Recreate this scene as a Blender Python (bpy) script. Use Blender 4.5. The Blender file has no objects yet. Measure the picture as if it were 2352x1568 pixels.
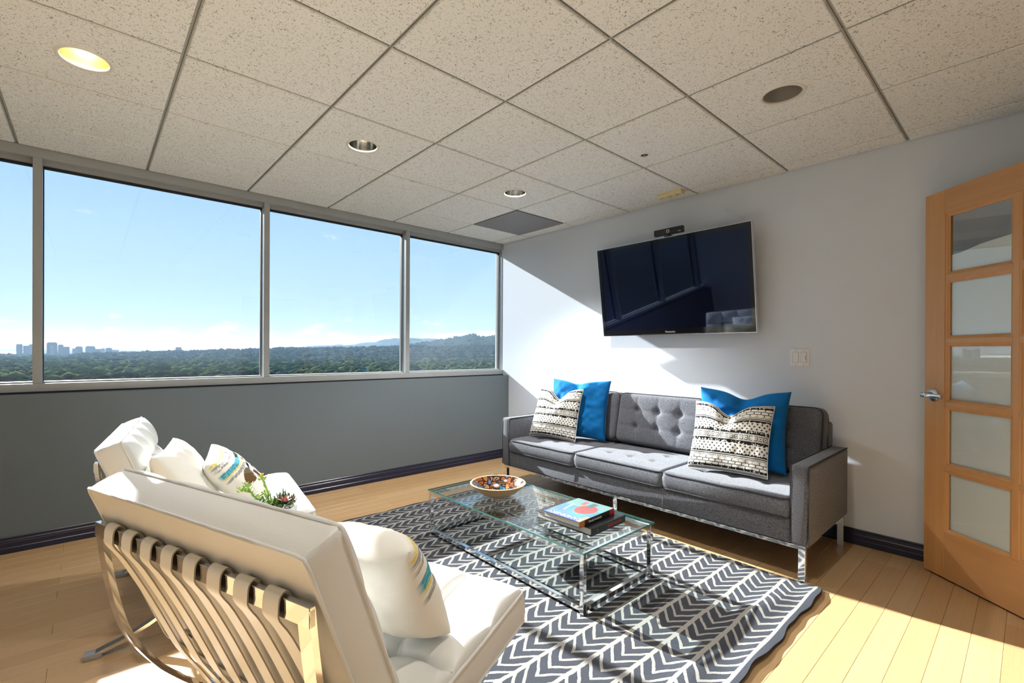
import bpy, bmesh, math, random
from mathutils import Vector, Matrix
random.seed(7)
SC = bpy.context.scene
COL = SC.collection
PI = math.pi

# ------------------------------------------------------------------ camera
CAM = Vector((-3.488, -3.938, 1.154))
FPX, CX, CY = 1074.70, 1153.58, 809.90          # focal length and principal point, px of the 2352x1568 frame
YAW, PITCH, ROLL = 0.7229, -0.002, 0.0042
_f = Vector((math.cos(PITCH)*math.sin(YAW), math.cos(PITCH)*math.cos(YAW), math.sin(PITCH)))
_r = Vector((math.cos(YAW), -math.sin(YAW), 0)); _u = _r.cross(_f)
RX = _r*math.cos(ROLL) + _u*math.sin(ROLL); RY = -_r*math.sin(ROLL) + _u*math.cos(ROLL)
cd = bpy.data.cameras.new('camera'); cam = bpy.data.objects.new('camera', cd); COL.objects.link(cam)
cd.sensor_width = 36.0; cd.lens = FPX*36/2352
cd.shift_x = (1176-CX)/2352; cd.shift_y = (CY-784)/2352
cd.clip_start = 0.02; cd.clip_end = 40000
m = Matrix((RX, RY, -_f)).transposed().to_4x4(); m.translation = CAM
cam.matrix_world = m
SC.camera = cam
def pixel_dir(px, py):
    return (RX*((px-CX)/FPX) - RY*((py-CY)/FPX) + _f)

# ------------------------------------------------------------------ light
SUN_E, SKY_E = 12.2, 0.635
sd = bpy.data.lights.new('sun', 'SUN'); sun = bpy.data.objects.new('sun', sd); COL.objects.link(sun)
sd.energy = SUN_E; sd.angle = math.radians(0.6); sd.color = (0.98, 0.995, 1.0)
sun.location = (-1.5, 30, 16)
sun.rotation_euler = Vector((0.125, -0.99, -0.525)).to_track_quat('-Z', 'Y').to_euler()
W = bpy.data.worlds.new('sky'); SC.world = W; W.use_nodes = True
SC.view_settings.view_transform = 'Standard'; SC.view_settings.look = 'None'
SC.view_settings.exposure = 0.88; SC.view_settings.gamma = 1.0; SC.view_settings.use_curve_mapping = False
SC.cycles.use_denoising = True
SC.cycles.max_bounces = 7; SC.cycles.diffuse_bounces = 5; SC.cycles.glossy_bounces = 3
SC.cycles.use_adaptive_sampling = True; SC.cycles.adaptive_threshold = .08; SC.cycles.adaptive_min_samples = 16; SC.cycles.caustics_reflective = False; SC.cycles.caustics_refractive = False
SC.cycles.transparent_max_bounces = 16; SC.cycles.sample_clamp_indirect = 6

# ------------------------------------------------------------------ node helpers
class NT:
    def __init__(s, tree): s.t = tree; s.n = tree.nodes; s.l = tree.links
    def add(s, typ, **kw):
        n = s.n.new(typ)
        for k, v in kw.items(): setattr(n, k, v)
        return n
    def link(s, a, b): s.l.new(a, b)
    def val(s, v, sock):
        if hasattr(v, 'is_output') or hasattr(v, 'links'): s.l.new(v, sock)
        else: sock.default_value = v
    def math(s, op, a, b=None, c=None, clamp=False):
        n = s.add('ShaderNodeMath', operation=op, use_clamp=clamp)
        s.val(a, n.inputs[0])
        if b is not None: s.val(b, n.inputs[1])
        if c is not None: s.val(c, n.inputs[2])
        return n.outputs[0]
    def mix(s, f, a, b, blend='MIX'):
        n = s.add('ShaderNodeMix', data_type='RGBA', blend_type=blend)
        s.val(f, n.inputs[0]); s.val(a if not isinstance(a, tuple) else c4(a), n.inputs[6]); s.val(b if not isinstance(b, tuple) else c4(b), n.inputs[7])
        return n.outputs[2]
    def ramp(s, f, stops, interp='LINEAR'):
        n = s.add('ShaderNodeValToRGB'); cr = n.color_ramp; cr.interpolation = interp
        while len(cr.elements) < len(stops): cr.elements.new(0.5)
        for e, (p, c) in zip(cr.elements, stops): e.position = p; e.color = c4(c)
        s.val(f, n.inputs[0]); return n.outputs[0]
    def coord(s, which='Object'):
        return s.add('ShaderNodeTexCoord').outputs[which]
    def mapping(s, v, scale=(1,1,1), loc=(0,0,0), rot=(0,0,0)):
        n = s.add('ShaderNodeMapping'); s.link(v, n.inputs[0])
        n.inputs['Scale'].default_value = scale; n.inputs['Location'].default_value = loc; n.inputs['Rotation'].default_value = rot
        return n.outputs[0]
    def noise(s, v, scale, detail=2, rough=0.5, dist=0.0):
        n = s.add('ShaderNodeTexNoise'); s.link(v, n.inputs['Vector'])
        n.inputs['Scale'].default_value = scale; n.inputs['Detail'].default_value = detail
        n.inputs['Roughness'].default_value = rough; n.inputs['Distortion'].default_value = dist
        return n.outputs[0]
    def voro(s, v, scale, feature='F1', out=0, rnd=1.0):
        n = s.add('ShaderNodeTexVoronoi', feature=feature); s.link(v, n.inputs['Vector'])
        n.inputs['Scale'].default_value = scale; n.inputs['Randomness'].default_value = rnd
        return n.outputs[out]
    def bump(s, h, strength=0.3, dist=0.01):
        n = s.add('ShaderNodeBump'); s.link(h, n.inputs['Height'])
        n.inputs['Strength'].default_value = strength; n.inputs['Distance'].default_value = dist
        return n.outputs[0]
def c4(c): return (c[0], c[1], c[2], 1.0) if len(c) == 3 else tuple(c)
def srgb(r, g, b):
    f = lambda v: (v/255)/12.92 if v/255 <= .04045 else (((v/255)+.055)/1.055)**2.4
    return (f(r), f(g), f(b))
MATS = {}
def mat(name, col=(.8,.8,.8), rough=.5, metal=0, spec=.5, **kw):
    if name in MATS: return MATS[name]
    m = bpy.data.materials.new(name); m.use_nodes = True
    b = m.node_tree.nodes['Principled BSDF']
    b.inputs['Base Color'].default_value = c4(col); b.inputs['Roughness'].default_value = rough
    b.inputs['Metallic'].default_value = metal; b.inputs['Specular IOR Level'].default_value = spec
    for k, v in kw.items(): b.inputs[k].default_value = v
    MATS[name] = m; return m
def nmat(name, **kw):
    m = mat(name, **kw); t = NT(m.node_tree); b = m.node_tree.nodes['Principled BSDF']
    return m, t, b

# ------------------------------------------------------------------ materials
def build_materials():
    # painted walls
    for nm, c in (('wall_paint', (.715,.775,.86)), ('shaded_wall_paint', (.150,.180,.198)), ('corridor_paint', (.5,.5,.5))):  # window wall: its shade is put into a darker paint colour
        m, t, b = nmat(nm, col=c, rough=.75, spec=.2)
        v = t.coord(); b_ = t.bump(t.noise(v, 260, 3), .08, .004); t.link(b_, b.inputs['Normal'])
    # ceiling tile: off white with dark fissures
    m, t, b = nmat('ceiling_tile', rough=.9, spec=.1)
    v = t.add('ShaderNodeNewGeometry').outputs['Position']
    n1 = t.noise(t.mapping(v, (1,.55,1), rot=(0,0,.6)), 150, 1, .5, 1.4)
    n2 = t.noise(t.mapping(v, (.55,1,1), rot=(0,0,-.4)), 165, 1, .5, 1.4)
    mx = t.math('MAXIMUM', n1, n2)
    sp = t.math('SMOOTHSTEP' if False else 'GREATER_THAN', mx, .672)
    big = t.noise(v, 2.2, 2)
    base = t.mix(big, (.86,.86,.82), (.90,.90,.86))
    t.link(t.mix(sp, base, (.34,.32,.27)), b.inputs['Base Color'])
    t.link(t.bump(t.math('SUBTRACT', 1.0, sp), .4, .002), b.inputs['Normal'])
    mat('grid_bar', (.40,.40,.37), .55)
    mat('ceiling_void', (.10,.10,.09), .9)
    # bamboo planks
    m, t, b = nmat('bamboo', rough=.32, spec=.45)
    v = t.add('ShaderNodeNewGeometry').outputs['Position']
    oi = t.add('ShaderNodeObjectInfo').outputs['Random']
    g = t.noise(t.mapping(v, (1.6, 95, 1)), 1.0, 3, .6, .3)
    g2 = t.noise(t.mapping(v, (9, 260, 1)), 1.0, 2, .6)
    base = t.mix(oi, (.52,.34,.175), (.62,.435,.24))
    c = t.mix(t.math('MULTIPLY', g, .55), base, (.45,.24,.085))
    c = t.mix(t.math('MULTIPLY', t.math('GREATER_THAN', g2, .62), .22), c, (.36,.19,.07))
    t.link(c, b.inputs['Base Color'])
    t.link(t.math('MULTIPLY_ADD', g, .15, .27), b.inputs['Roughness'])
    t.link(t.bump(g, .06, .002), b.inputs['Normal'])
    mat('subfloor', (.10,.06,.03), .9)
    m, t, b = nmat('baseboard_paint', col=(.016,.019,.045), rough=.28, spec=.5)
    # window aluminium, gasket, glass
    m, t, b = nmat('frame_paint', rough=.45, spec=.4)
    v = t.coord(); n = t.noise(v, 7, 4)
    t.link(t.mix(n, (.34,.35,.345), (.42,.43,.425)), b.inputs['Base Color'])
    mat('gasket', (.012,.012,.016), .6)
    for nm, tint, ior in (('window_glass', (.965,.985,.985), 1.5), ('table_glass', (.93,.975,.965), 1.55)):
        m = bpy.data.materials.new(nm); m.use_nodes = True; MATS[nm] = m
        t = NT(m.node_tree); t.n.clear()
        out = t.add('ShaderNodeOutputMaterial'); tr = t.add('ShaderNodeBsdfTransparent'); gl = t.add('ShaderNodeBsdfGlossy')
        tr.inputs[0].default_value = c4(tint); gl.inputs['Roughness'].default_value = 0.0
        fr = t.add('ShaderNodeFresnel'); bf = t.add('ShaderNodeNewGeometry').outputs['Backfacing']
        t.link(t.math('MULTIPLY_ADD', bf, 1/ior-ior, ior), fr.inputs[0])
        mx = t.add('ShaderNodeMixShader'); t.link(fr.outputs[0], mx.inputs[0]); t.link(tr.outputs[0], mx.inputs[1]); t.link(gl.outputs[0], mx.inputs[2])
        t.link(mx.outputs[0], out.inputs[0])
    mat('glass_edge', (.07,.24,.21), .06, 0, .8)
    # upholstery tweed
    m, t, b = nmat('tweed', rough=.95, spec=.1)
    v = t.coord(); n = t.noise(v, 300, 3, .75)
    c = t.ramp(n, [(.32, (.032,.034,.042)), (.50, (.105,.108,.126)), (.70, (.27,.277,.305))])
    t.link(c, b.inputs['Base Color']); t.link(t.bump(n, .5, .003), b.inputs['Normal'])
    b.inputs['Sheen Weight'].default_value = .25; b.inputs['Sheen Roughness'].default_value = .5
    mat('tweed_piping', (.030,.031,.038), .9)
    mat('seam_thread', (.16,.16,.18), .9)
    # leather
    m, t, b = nmat('leather', rough=.40, spec=.45)
    v = t.coord(); n = t.noise(v, 300, 4, .6); n2 = t.noise(v, 5, 3)
    t.link(t.mix(n2, (.61,.607,.585), (.67,.667,.645)), b.inputs['Base Color'])
    t.link(t.bump(n, .18, .0015), b.inputs['Normal'])
    mat('leather_seam', (.42,.40,.36), .5)
    mat('leather_strap', (.78,.755,.69), .42)
    mat('strap_edge', (.44,.37,.30), .6)
    m, t, b = nmat('chrome', col=(.80,.80,.80), rough=.07, metal=1)
    m, t, b = nmat('brushed_steel', col=(.62,.62,.63), rough=.22, metal=1)
    mat('foot_glide', (.30,.31,.32), .35)
    # fabrics driven by the woven colour of the mesh
    for nm, rg in (('woven', .95), ('printed', .9), ('velvet', .85)):
        m, t, b = nmat(nm, rough=rg, spec=.1)
        a = t.add('ShaderNodeAttribute', attribute_name='weave'); v = t.coord()
        n = t.noise(v, 700 if nm != 'velvet' else 90, 2, .6)
        c = t.mix(t.math('MULTIPLY', n, .35), a.outputs['Color'], (.5,.5,.5), 'OVERLAY')
        t.link(c, b.inputs['Base Color']); t.link(t.bump(n, .25, .002), b.inputs['Normal'])
    MATS['velvet'].node_tree.nodes['Principled BSDF'].inputs['Sheen Weight'].default_value = .18
    MATS['velvet'].node_tree.nodes['Principled BSDF'].inputs['Sheen Tint'].default_value = (.3,.7,1,1)
    mat('pillow_zip', (.80,.72,.60), .9)
    # rug: chevron weave in world metres
    m, t, b = nmat('rug_weave', rough=1.0, spec=.05)
    P = t.add('ShaderNodeNewGeometry').outputs['Position']
    wob = t.noise(P, 9, 2); wob2 = t.noise(P, 160, 2)
    sep = t.add('ShaderNodeSeparateXYZ'); t.link(P, sep.inputs[0])
    X = t.math('ADD', sep.outputs[0], t.math('MULTIPLY_ADD', wob, .034, -.017))
    Y = t.math('ADD', sep.outputs[1], t.math('MULTIPLY_ADD', t.noise(t.mapping(P, (1,1,1), (3,5,0)), 6, 2), .020, -.010))
    jit = t.math('MULTIPLY_ADD', wob2, .006, -.003)
    q = t.math('DIVIDE', t.math('ADD', Y, 3.114), .132)
    fr = t.math('FRACT', q)                                   # 0 on a spine, .5 midway
    dmid = t.math('MULTIPLY', t.math('ABSOLUTE', t.math('SUBTRACT', fr, .5)), .132)
    arm = t.math('FRACT', t.math('DIVIDE', t.math('SUBTRACT', t.math('ADD', X, jit), t.math('MULTIPLY', dmid, 1.30)), .066))
    l1 = t.math('LESS_THAN', arm, .29)
    dsp = t.math('SUBTRACT', .066, dmid)
    l2 = t.math('LESS_THAN', t.math('ADD', dsp, jit), .0088)
    line = t.math('MAXIMUM', l1, l2)
    inner = t.math('MULTIPLY', t.math('GREATER_THAN', sep.outputs[1], -3.239), t.math('LESS_THAN', sep.outputs[1], -.902))
    edge = t.math('MULTIPLY', t.math('GREATER_THAN', sep.outputs[1], -3.252), t.math('LESS_THAN', sep.outputs[1], -.889))
    line = t.math('MAXIMUM', t.math('MULTIPLY', line, inner), t.math('SUBTRACT', edge, inner))
    pile = t.noise(P, 520, 2, .7)
    dark = t.mix(pile, (.014,.016,.022), (.098,.104,.122)); light = t.mix(pile, (.21,.20,.185), (.44,.425,.39))
    t.link(t.mix(line, dark, light), b.inputs['Base Color'])
    h = t.math('ADD', pile, t.math('MULTIPLY', line, -.25)); t.link(t.bump(h, .7, .004), b.inputs['Normal'])
    # maple door
    m, t, b = nmat('maple', rough=.33, spec=.45)
    v = t.coord()
    n = t.noise(t.mapping(v, (22,22,1.3)), 1.0, 4, .55, .6); n2 = t.noise(t.mapping(v, (2,2,3)), 1.3, 3)
    c = t.mix(n, (.45,.20,.065), (.67,.365,.145)); c = t.mix(t.math('MULTIPLY', n2, .5), c, (.70,.41,.18))
    t.link(c, b.inputs['Base Color']); t.link(t.bump(n, .05, .002), b.inputs['Normal'])
    m, t, b = nmat('maple_across', rough=.33, spec=.45)
    v = t.coord()
    n = t.noise(t.mapping(v, (1.6,22,22)), 1.0, 4, .55, .6); n2 = t.noise(t.mapping(v, (3,2,2)), 1.3, 3)
    c = t.mix(n, (.43,.20,.072), (.63,.35,.15)); c = t.mix(t.math('MULTIPLY', n2, .5), c, (.66,.38,.17))
    t.link(c, b.inputs['Base Color'])
    m, t, b = nmat('film', col=(.80,.81,.79), rough=.55, spec=.3)
    mat('tv_black', (.005,.005,.008), .06, 0, .7)
    mat('tv_screen', (.002,.003,.016), .03, 0, 1.0, **{'Specular Tint': (.55,.68,1,1)})
    mat('tv_shell', (.02,.02,.022), .5)
    mat('silver', (.62,.63,.66), .25, .9)
    mat('plastic_white', (.82,.83,.84), .35)
    mat('plastic_gap', (.25,.25,.24), .5)
    mat('plastic_black', (.01,.01,.01), .35)
    mat('plastic_cream', (.72,.62,.36), .4)
    mat('plastic_lens', (.50,.44,.30), .2)
    m, t, b = nmat('vent_panel', rough=.6)
    P = t.add('ShaderNodeNewGeometry').outputs['Position']
    vd = t.voro(P, 150, 'F1', 0, 0.0)
    t.link(t.mix(t.math('LESS_THAN', vd, .36), (.27,.265,.27), (.10,.10,.105)), b.inputs['Base Color'])
    mat('trim_white', (.80,.775,.68), .4)
    m, t, b = nmat('reflector', col=(.78,.76,.72), rough=.14, metal=1)
    m, t, b = nmat('reflector_dull', col=(.55,.52,.47), rough=.5, metal=.7)
    m, t, b = nmat('reflector_gold', col=(.95,.80,.55), rough=.45, metal=1)
    for nm, c, s in (('lamp_warm', (1,.78,.42), 10.0), ('lamp_soft', (1,.80,.55), 2.0)):
        m, t, b = nmat(nm, col=(.9,.85,.8)); b.inputs['Emission Color'].default_value = c4(c); b.inputs['Emission Strength'].default_value = s
    mat('lamp_off', (.25,.24,.23), .2)
    # bowl, books, planter
    m, t, b = nmat('bowl_wood', rough=.35, spec=.4)
    v = t.coord(); n = t.noise(t.mapping(v, (3,3,60)), 1.0, 4, .6); c = t.mix(n, (.30,.13,.04), (.52,.33,.15))
    sepz = t.add('ShaderNodeSeparateXYZ'); t.link(v, sepz.inputs[0])
    t.link(c, b.inputs['Base Color'])
    mat('bowl_rim', (.58,.38,.20), .35)
    m, t, b = nmat('bowl_paint', rough=.16, spec=.6)
    v = t.coord(); vd = t.add('ShaderNodeVectorMath', operation='ADD'); t.link(v, vd.inputs[0])
    nz = t.add('ShaderNodeTexNoise'); nz.inputs['Scale'].default_value = 14; t.link(v, nz.inputs['Vector'])
    sc = t.add('ShaderNodeVectorMath', operation='SCALE'); t.link(nz.outputs['Color'], sc.inputs[0]); sc.inputs['Scale'].default_value = .06
    t.link(sc.outputs[0], vd.inputs[1])
    ed = t.voro(vd.outputs[0], 26, 'DISTANCE_TO_EDGE'); cc = t.add('ShaderNodeTexVoronoi'); t.link(vd.outputs[0], cc.inputs['Vector']); cc.inputs['Scale'].default_value = 26
    sp = t.add('ShaderNodeSeparateColor'); t.link(cc.outputs['Color'], sp.inputs[0])
    pat = t.ramp(sp.outputs[0], [(0,(.34,.10,.025)), (.34,(.42,.17,.05)), (.56,(.40,.22,.16)), (.74,(.16,.17,.28)), (.82,(.42,.26,.09)), (.95,(.06,.18,.24))], 'CONSTANT')
    ln = t.math('MAXIMUM', t.math('LESS_THAN', ed, .075), t.math('GREATER_THAN', t.noise(vd.outputs[0], 34, 1, .5, 2.5), .58))
    t.link(t.mix(ln, pat, (.012,.010,.015)), b.inputs['Base Color'])
    mat('book_black', (.014,.014,.017), .30)
    mat('paper', (.62,.60,.56), .8)
    mat('ink_white', (.62,.62,.60), .6); mat('ink_red', (.42,.02,.02), .5); mat('ink_tan', (.45,.16,.05), .6); mat('ink_grey', (.55,.55,.57), .5)
    m, t, b = nmat('book_cover', rough=.22, spec=.5)
    a = t.add('ShaderNodeAttribute', attribute_name='weave'); t.link(a.outputs['Color'], b.inputs['Base Color'])
    mat('ceramic_white', (.82,.82,.80), .25); mat('soil', (.045,.030,.020), .95)
    m, t, b = nmat('leaf', rough=.5)
    oi = t.add('ShaderNodeNewGeometry'); n = t.noise(t.coord(), 60, 2)
    t.link(t.mix(n, (.10,.22,.03), (.42,.58,.11)), b.inputs['Base Color'])
    m, t, b = nmat('leaf_dark', rough=.45); n = t.noise(t.coord(), 60, 2); t.link(t.mix(n, (.03,.07,.025), (.14,.22,.08)), b.inputs['Base Color'])
    m, t, b = nmat('leaf_red', rough=.45); n = t.noise(t.coord(), 50, 2); t.link(t.mix(n, (.24,.05,.05), (.55,.22,.18)), b.inputs['Base Color'])
    mat('petal', (.85,.42,.03), .5)
    # outdoors
    for nm, a_, b_ in (('foliage', (.006,.017,.011), (.046,.086,.036)), ('foliage_pale', (.018,.034,.014), (.125,.150,.066)), ('foliage_deep', (.004,.012,.013), (.026,.052,.034))):
        m, t, b = nmat(nm, rough=1.0, spec=.0); P = t.add('ShaderNodeNewGeometry').outputs['Position']
        t.link(t.mix(t.math('MULTIPLY', t.math('SUBTRACT', t.noise(P, .75, 3, .75), .3), 2.2, clamp=True), a_, b_), b.inputs['Base Color'])
    m, t, b = nmat('hill_scrub', rough=1.0, spec=.0); P = t.add('ShaderNodeNewGeometry').outputs['Position']
    n = t.noise(P, .009, 6, .65); c = t.mix(n, (.007,.013,.009), (.030,.036,.022))
    hs = t.voro(P, .012); t.link(t.mix(t.math('LESS_THAN', hs, .085), c, (.20,.19,.18)), b.inputs['Base Color'])
    m, t, b = nmat('valley', rough=1.0, spec=.0); P = t.add('ShaderNodeNewGeometry').outputs['Position']
    t.link(t.mix(t.noise(P, .02, 5, .7), (.006,.012,.007), (.028,.034,.020)), b.inputs['Base Color'])
    m, t, b = nmat('sea_water', col=(.10,.16,.20), rough=.12, spec=.8)
    for nm, c in (('tower_grey', (.12,.125,.14)), ('tower_pale', (.24,.245,.26)), ('tower_brown', (.10,.09,.09))):
        m, t, b = nmat(nm, rough=.6); P = t.add('ShaderNodeNewGeometry').outputs['Position']
        sp = t.add('ShaderNodeSeparateXYZ'); t.link(P, sp.inputs[0])
        fz = t.math('LESS_THAN', t.math('FRACT', t.math('DIVIDE', sp.outputs[2], 3.6)), .5)
        t.link(t.mix(t.math('MULTIPLY', fz, .6), c, (.07,.08,.10)), b.inputs['Base Color'])
build_materials()

def build_sky():
    t = NT(W.node_tree); t.n.clear()
    out = t.add('ShaderNodeOutputWorld'); bg = t.add('ShaderNodeBackground')
    d = t.coord('Generated'); sp = t.add('ShaderNodeSeparateXYZ'); t.link(d, sp.inputs[0])
    el = sp.outputs[2]
    sky = t.ramp(t.math('MAXIMUM', el, 0.0), [(0, (.68,.84,.93)), (.05, (.58,.78,.91)), (.16, (.49,.715,.90)), (.36, (.35,.58,.88)), (.7, (.17,.38,.75)), (1, (.11,.27,.62))])
    # low cumulus band and a few higher puffs, all round the horizon
    v = t.mapping(d, (1,1,3.0)); n = t.noise(v, 13.0, 4, .60); big = t.noise(d, 2.3, 0)
    band = t.math('SUBTRACT', 1.0, t.math('DIVIDE', t.math('ABSOLUTE', t.math('SUBTRACT', el, .020)), .075), clamp=True)
    den = t.math('MULTIPLY_ADD', band, .30, t.math('MULTIPLY', t.math('SUBTRACT', big, .5), .50))
    cl = t.math('MULTIPLY', t.math('SUBTRACT', t.math('ADD', n, den), .715), 6.0, clamp=True)
    shade = t.mix(n, (.66,.78,.88), (1.06,1.08,1.08))
    c = t.mix(t.math('MULTIPLY', cl, .9), sky, shade)
    gnd = t.math('LESS_THAN', el, 0.0)
    c = t.mix(gnd, c, (.09,.11,.10))
    t.link(c, bg.inputs[0]); bg.inputs[1].default_value = SKY_E
    t.link(bg.outputs[0], out.inputs[0])
build_sky()

# ------------------------------------------------------------------ mesh helpers
class MB:
    """collects vertices and faces of ONE mesh"""
    def __init__(s): s.v = []; s.f = []; s.mi = []
    def add(s, v, f, mi=0):
        o = len(s.v); s.v += [tuple(p) for p in v]; s.f += [tuple(i+o for i in q) for q in f]; s.mi += [mi]*len(f); return s
    def box(s, x0, x1, y0, y1, z0, z1, mi=0):
        v = [(x0,y0,z0),(x1,y0,z0),(x1,y1,z0),(x0,y1,z0),(x0,y0,z1),(x1,y0,z1),(x1,y1,z1),(x0,y1,z1)]
        return s.add(v, [(0,3,2,1),(4,5,6,7),(0,1,5,4),(1,2,6,5),(2,3,7,6),(3,0,4,7)], mi)
    def rbox(s, x0, x1, y0, y1, z0, z1, r=.005, seg=2, mi=0):
        bm = bmesh.new(); bmesh.ops.create_cube(bm, size=1)
        for v in bm.verts: v.co = Vector(((x0+x1)/2+v.co.x*(x1-x0), (y0+y1)/2+v.co.y*(y1-y0), (z0+z1)/2+v.co.z*(z1-z0)))
        bmesh.ops.bevel(bm, geom=bm.edges[:], offset=r, segments=seg, affect='EDGES', profile=.5)
        bm.verts.index_update()
        s.add([v.co[:] for v in bm.verts], [[v.index for v in f.verts] for f in bm.faces], mi); bm.free(); return s
    def sweep(s, path, sec, side=None, closed=False, cap=True, mi=0):
        """sec: list of (a,b); a along the side vector, b along the in-plane normal"""
        P = [Vector(p) for p in path]; n = len(P); rings = []
        for i in range(n):
            if closed: tn = (P[(i+1) % n]-P[i-1]).normalized()
            else: tn = (P[min(i+1, n-1)]-P[max(i-1, 0)]).normalized()
            if side is not None: a = Vector(side).normalized()
            else:
                a = tn.cross(Vector((0,0,1)))
                a = a.normalized() if a.length > 1e-4 else Vector((1,0,0))
            b = tn.cross(a).normalized(); a = b.cross(tn).normalized() if side is None else a
            rings.append([P[i]+a*q[0]+b*q[1] for q in sec])
        k = len(sec); v = [p for r in rings for p in r]; f = []
        for i in range(n if closed else n-1):
            j = (i+1) % n
            for q in range(k):
                f.append((i*k+q, i*k+(q+1) % k, j*k+(q+1) % k, j*k+q))
        if cap and not closed: f.append(tuple(range(k))[::-1]); f.append(tuple((n-1)*k+q for q in range(k)))
        return s.add(v, f, mi)
    def tube(s, path, r, n=8, closed=False, mi=0):
        return s.sweep(path, [(r*math.cos(2*PI*i/n), r*math.sin(2*PI*i/n)) for i in range(n)], None, closed, True, mi)
    def lathe(s, prof, n=32, mi=0, c=(0,0,0), cap=False):
        v = []; f = []
        for r, z in prof:
            for i in range(n): v.append((c[0]+r*math.cos(2*PI*i/n), c[1]+r*math.sin(2*PI*i/n), c[2]+z))
        for j in range(len(prof)-1):
            for i in range(n): f.append((j*n+i, j*n+(i+1) % n, (j+1)*n+(i+1) % n, (j+1)*n+i))
        if cap and prof[0][0] > 1e-3: f.append(tuple(range(n))[::-1])
        if cap and prof[-1][0] > 1e-3: f.append(tuple((len(prof)-1)*n+i for i in range(n)))
        return s.add(v, f, mi)
    def prism(s, poly, y0, y1, mi=0):
        n = len(poly); v = [(p[0], y0, p[1]) for p in poly]+[(p[0], y1, p[1]) for p in poly]
        f = [tuple(range(n)), tuple(range(n, 2*n))[::-1]]+[(i, i+n, (i+1) % n+n, (i+1) % n) for i in range(n)]
        return s.add(v, f, mi)
    def xform(s, M): s.v = [tuple(M @ Vector(p)) for p in s.v]; return s
    def mesh(s, name, mats, smooth=None):
        me = bpy.data.meshes.new(name); me.from_pydata(s.v, [], s.f)
        for q in (mats if isinstance(mats, (list, tuple)) else [mats]): me.materials.append(MATS[q] if isinstance(q, str) else q)
        if any(s.mi): me.polygons.foreach_set('material_index', s.mi)
        bm = bmesh.new(); bm.from_mesh(me); bmesh.ops.recalc_face_normals(bm, faces=bm.faces[:]); bm.to_mesh(me); bm.free()
        if smooth is not None:
            me.polygons.foreach_set('use_smooth', [True]*len(me.polygons)); me.set_sharp_from_angle(angle=math.radians(smooth))
        me.update(); return me
    def build(s, name, mats, parent=None, smooth=None, loc=None):
        return link(name, s.mesh(name, mats, smooth), parent, loc)
def link(name, me, parent=None, loc=None):
    o = bpy.data.objects.new(name, me); COL.objects.link(o)
    if parent is not None: o.parent = parent
    if loc is not None: o.location = loc
    return o
def tag(o, label, cat, group=None):
    o['label'] = label; o['category'] = cat
    if group: o['group'] = group
    return o
def struct(o): o['kind'] = 'structure'; return o
def empty(name, loc=(0,0,0), rz=0, label=None, cat=None, group=None):
    o = bpy.data.objects.new(name, None); COL.objects.link(o); o.location = loc; o.rotation_euler = (0, 0, rz); o.empty_display_size = .1
    if label: tag(o, label, cat, group)
    return o
def text_mesh(name, body, size, M, material, parent, extrude=.0006, spacing=1.0, bold=0.0):
    cu = bpy.data.curves.new(name, 'FONT'); cu.body = body; cu.size = size; cu.extrude = extrude; cu.align_x = 'CENTER'; cu.align_y = 'CENTER'
    cu.space_character = spacing; cu.offset = bold; cu.resolution_u = 3
    tmp = bpy.data.objects.new('tmp', cu); COL.objects.link(tmp)
    dg = bpy.context.evaluated_depsgraph_get(); me = bpy.data.meshes.new_from_object(tmp.evaluated_get(dg))
    bpy.data.objects.remove(tmp); me.transform(M); me.materials.clear(); me.materials.append(MATS[material]); me.name = name
    return link(name, me, parent)
def smooth01(a, b, x):
    t = min(1, max(0, (x-a)/(b-a))); return t*t*(3-2*t)

# ------------------------------------------------------------------ room shell
H = 2.36; XL = -5.20; YB = -4.27; YW = -.093          # ceiling height, left wall, back wall, face of the wall under the windows
wb = MB().box(0, .14, YB-.14, .14, 0, 2.52).build('wall_right', 'wall_paint'); struct(wb)
struct(MB().box(XL-.14, XL, YB-.14, .14, 0, 2.52).build('wall_left', 'wall_paint'))
w = MB().box(XL, 0, YW, .14, 0, .893); struct(w.build('wall_window', 'shaded_wall_paint'))
struct(MB().box(XL, 0, .0, .14, H+.004, 2.52).build('wall_header', 'shaded_wall_paint'))
DX0, DX1, DH = -1.66, -.70, 2.03                      # doorway in the back wall
w = MB().box(XL, DX0, YB-.14, YB, 0, 2.52).box(DX1, 0, YB-.14, YB, 0, 2.52).box(DX0, DX1, YB-.14, YB, DH, 2.52)
struct(w.build('wall_back', 'wall_paint'))
w = MB().box(-2.6, .14, YB-1.6, YB-1.5, 0, 2.52).box(-2.7, -2.6, YB-1.6, YB-.14, 0, 2.52).box(.0, .14, YB-1.6, YB-.14, 0, 2.52).box(-2.7, .14, YB-1.6, YB-.14, 2.40, 2.52)
struct(w.build('wall_corridor', 'corridor_paint'))
w = MB().box(DX0, DX0+.03, YB-.15, YB+.01, 0, DH).box(DX1-.03, DX1, YB-.15, YB+.01, 0, DH).box(DX0, DX1, YB-.15, YB+.01, DH-.03, DH)
struct(w.build('trim_3', 'maple'))

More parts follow.
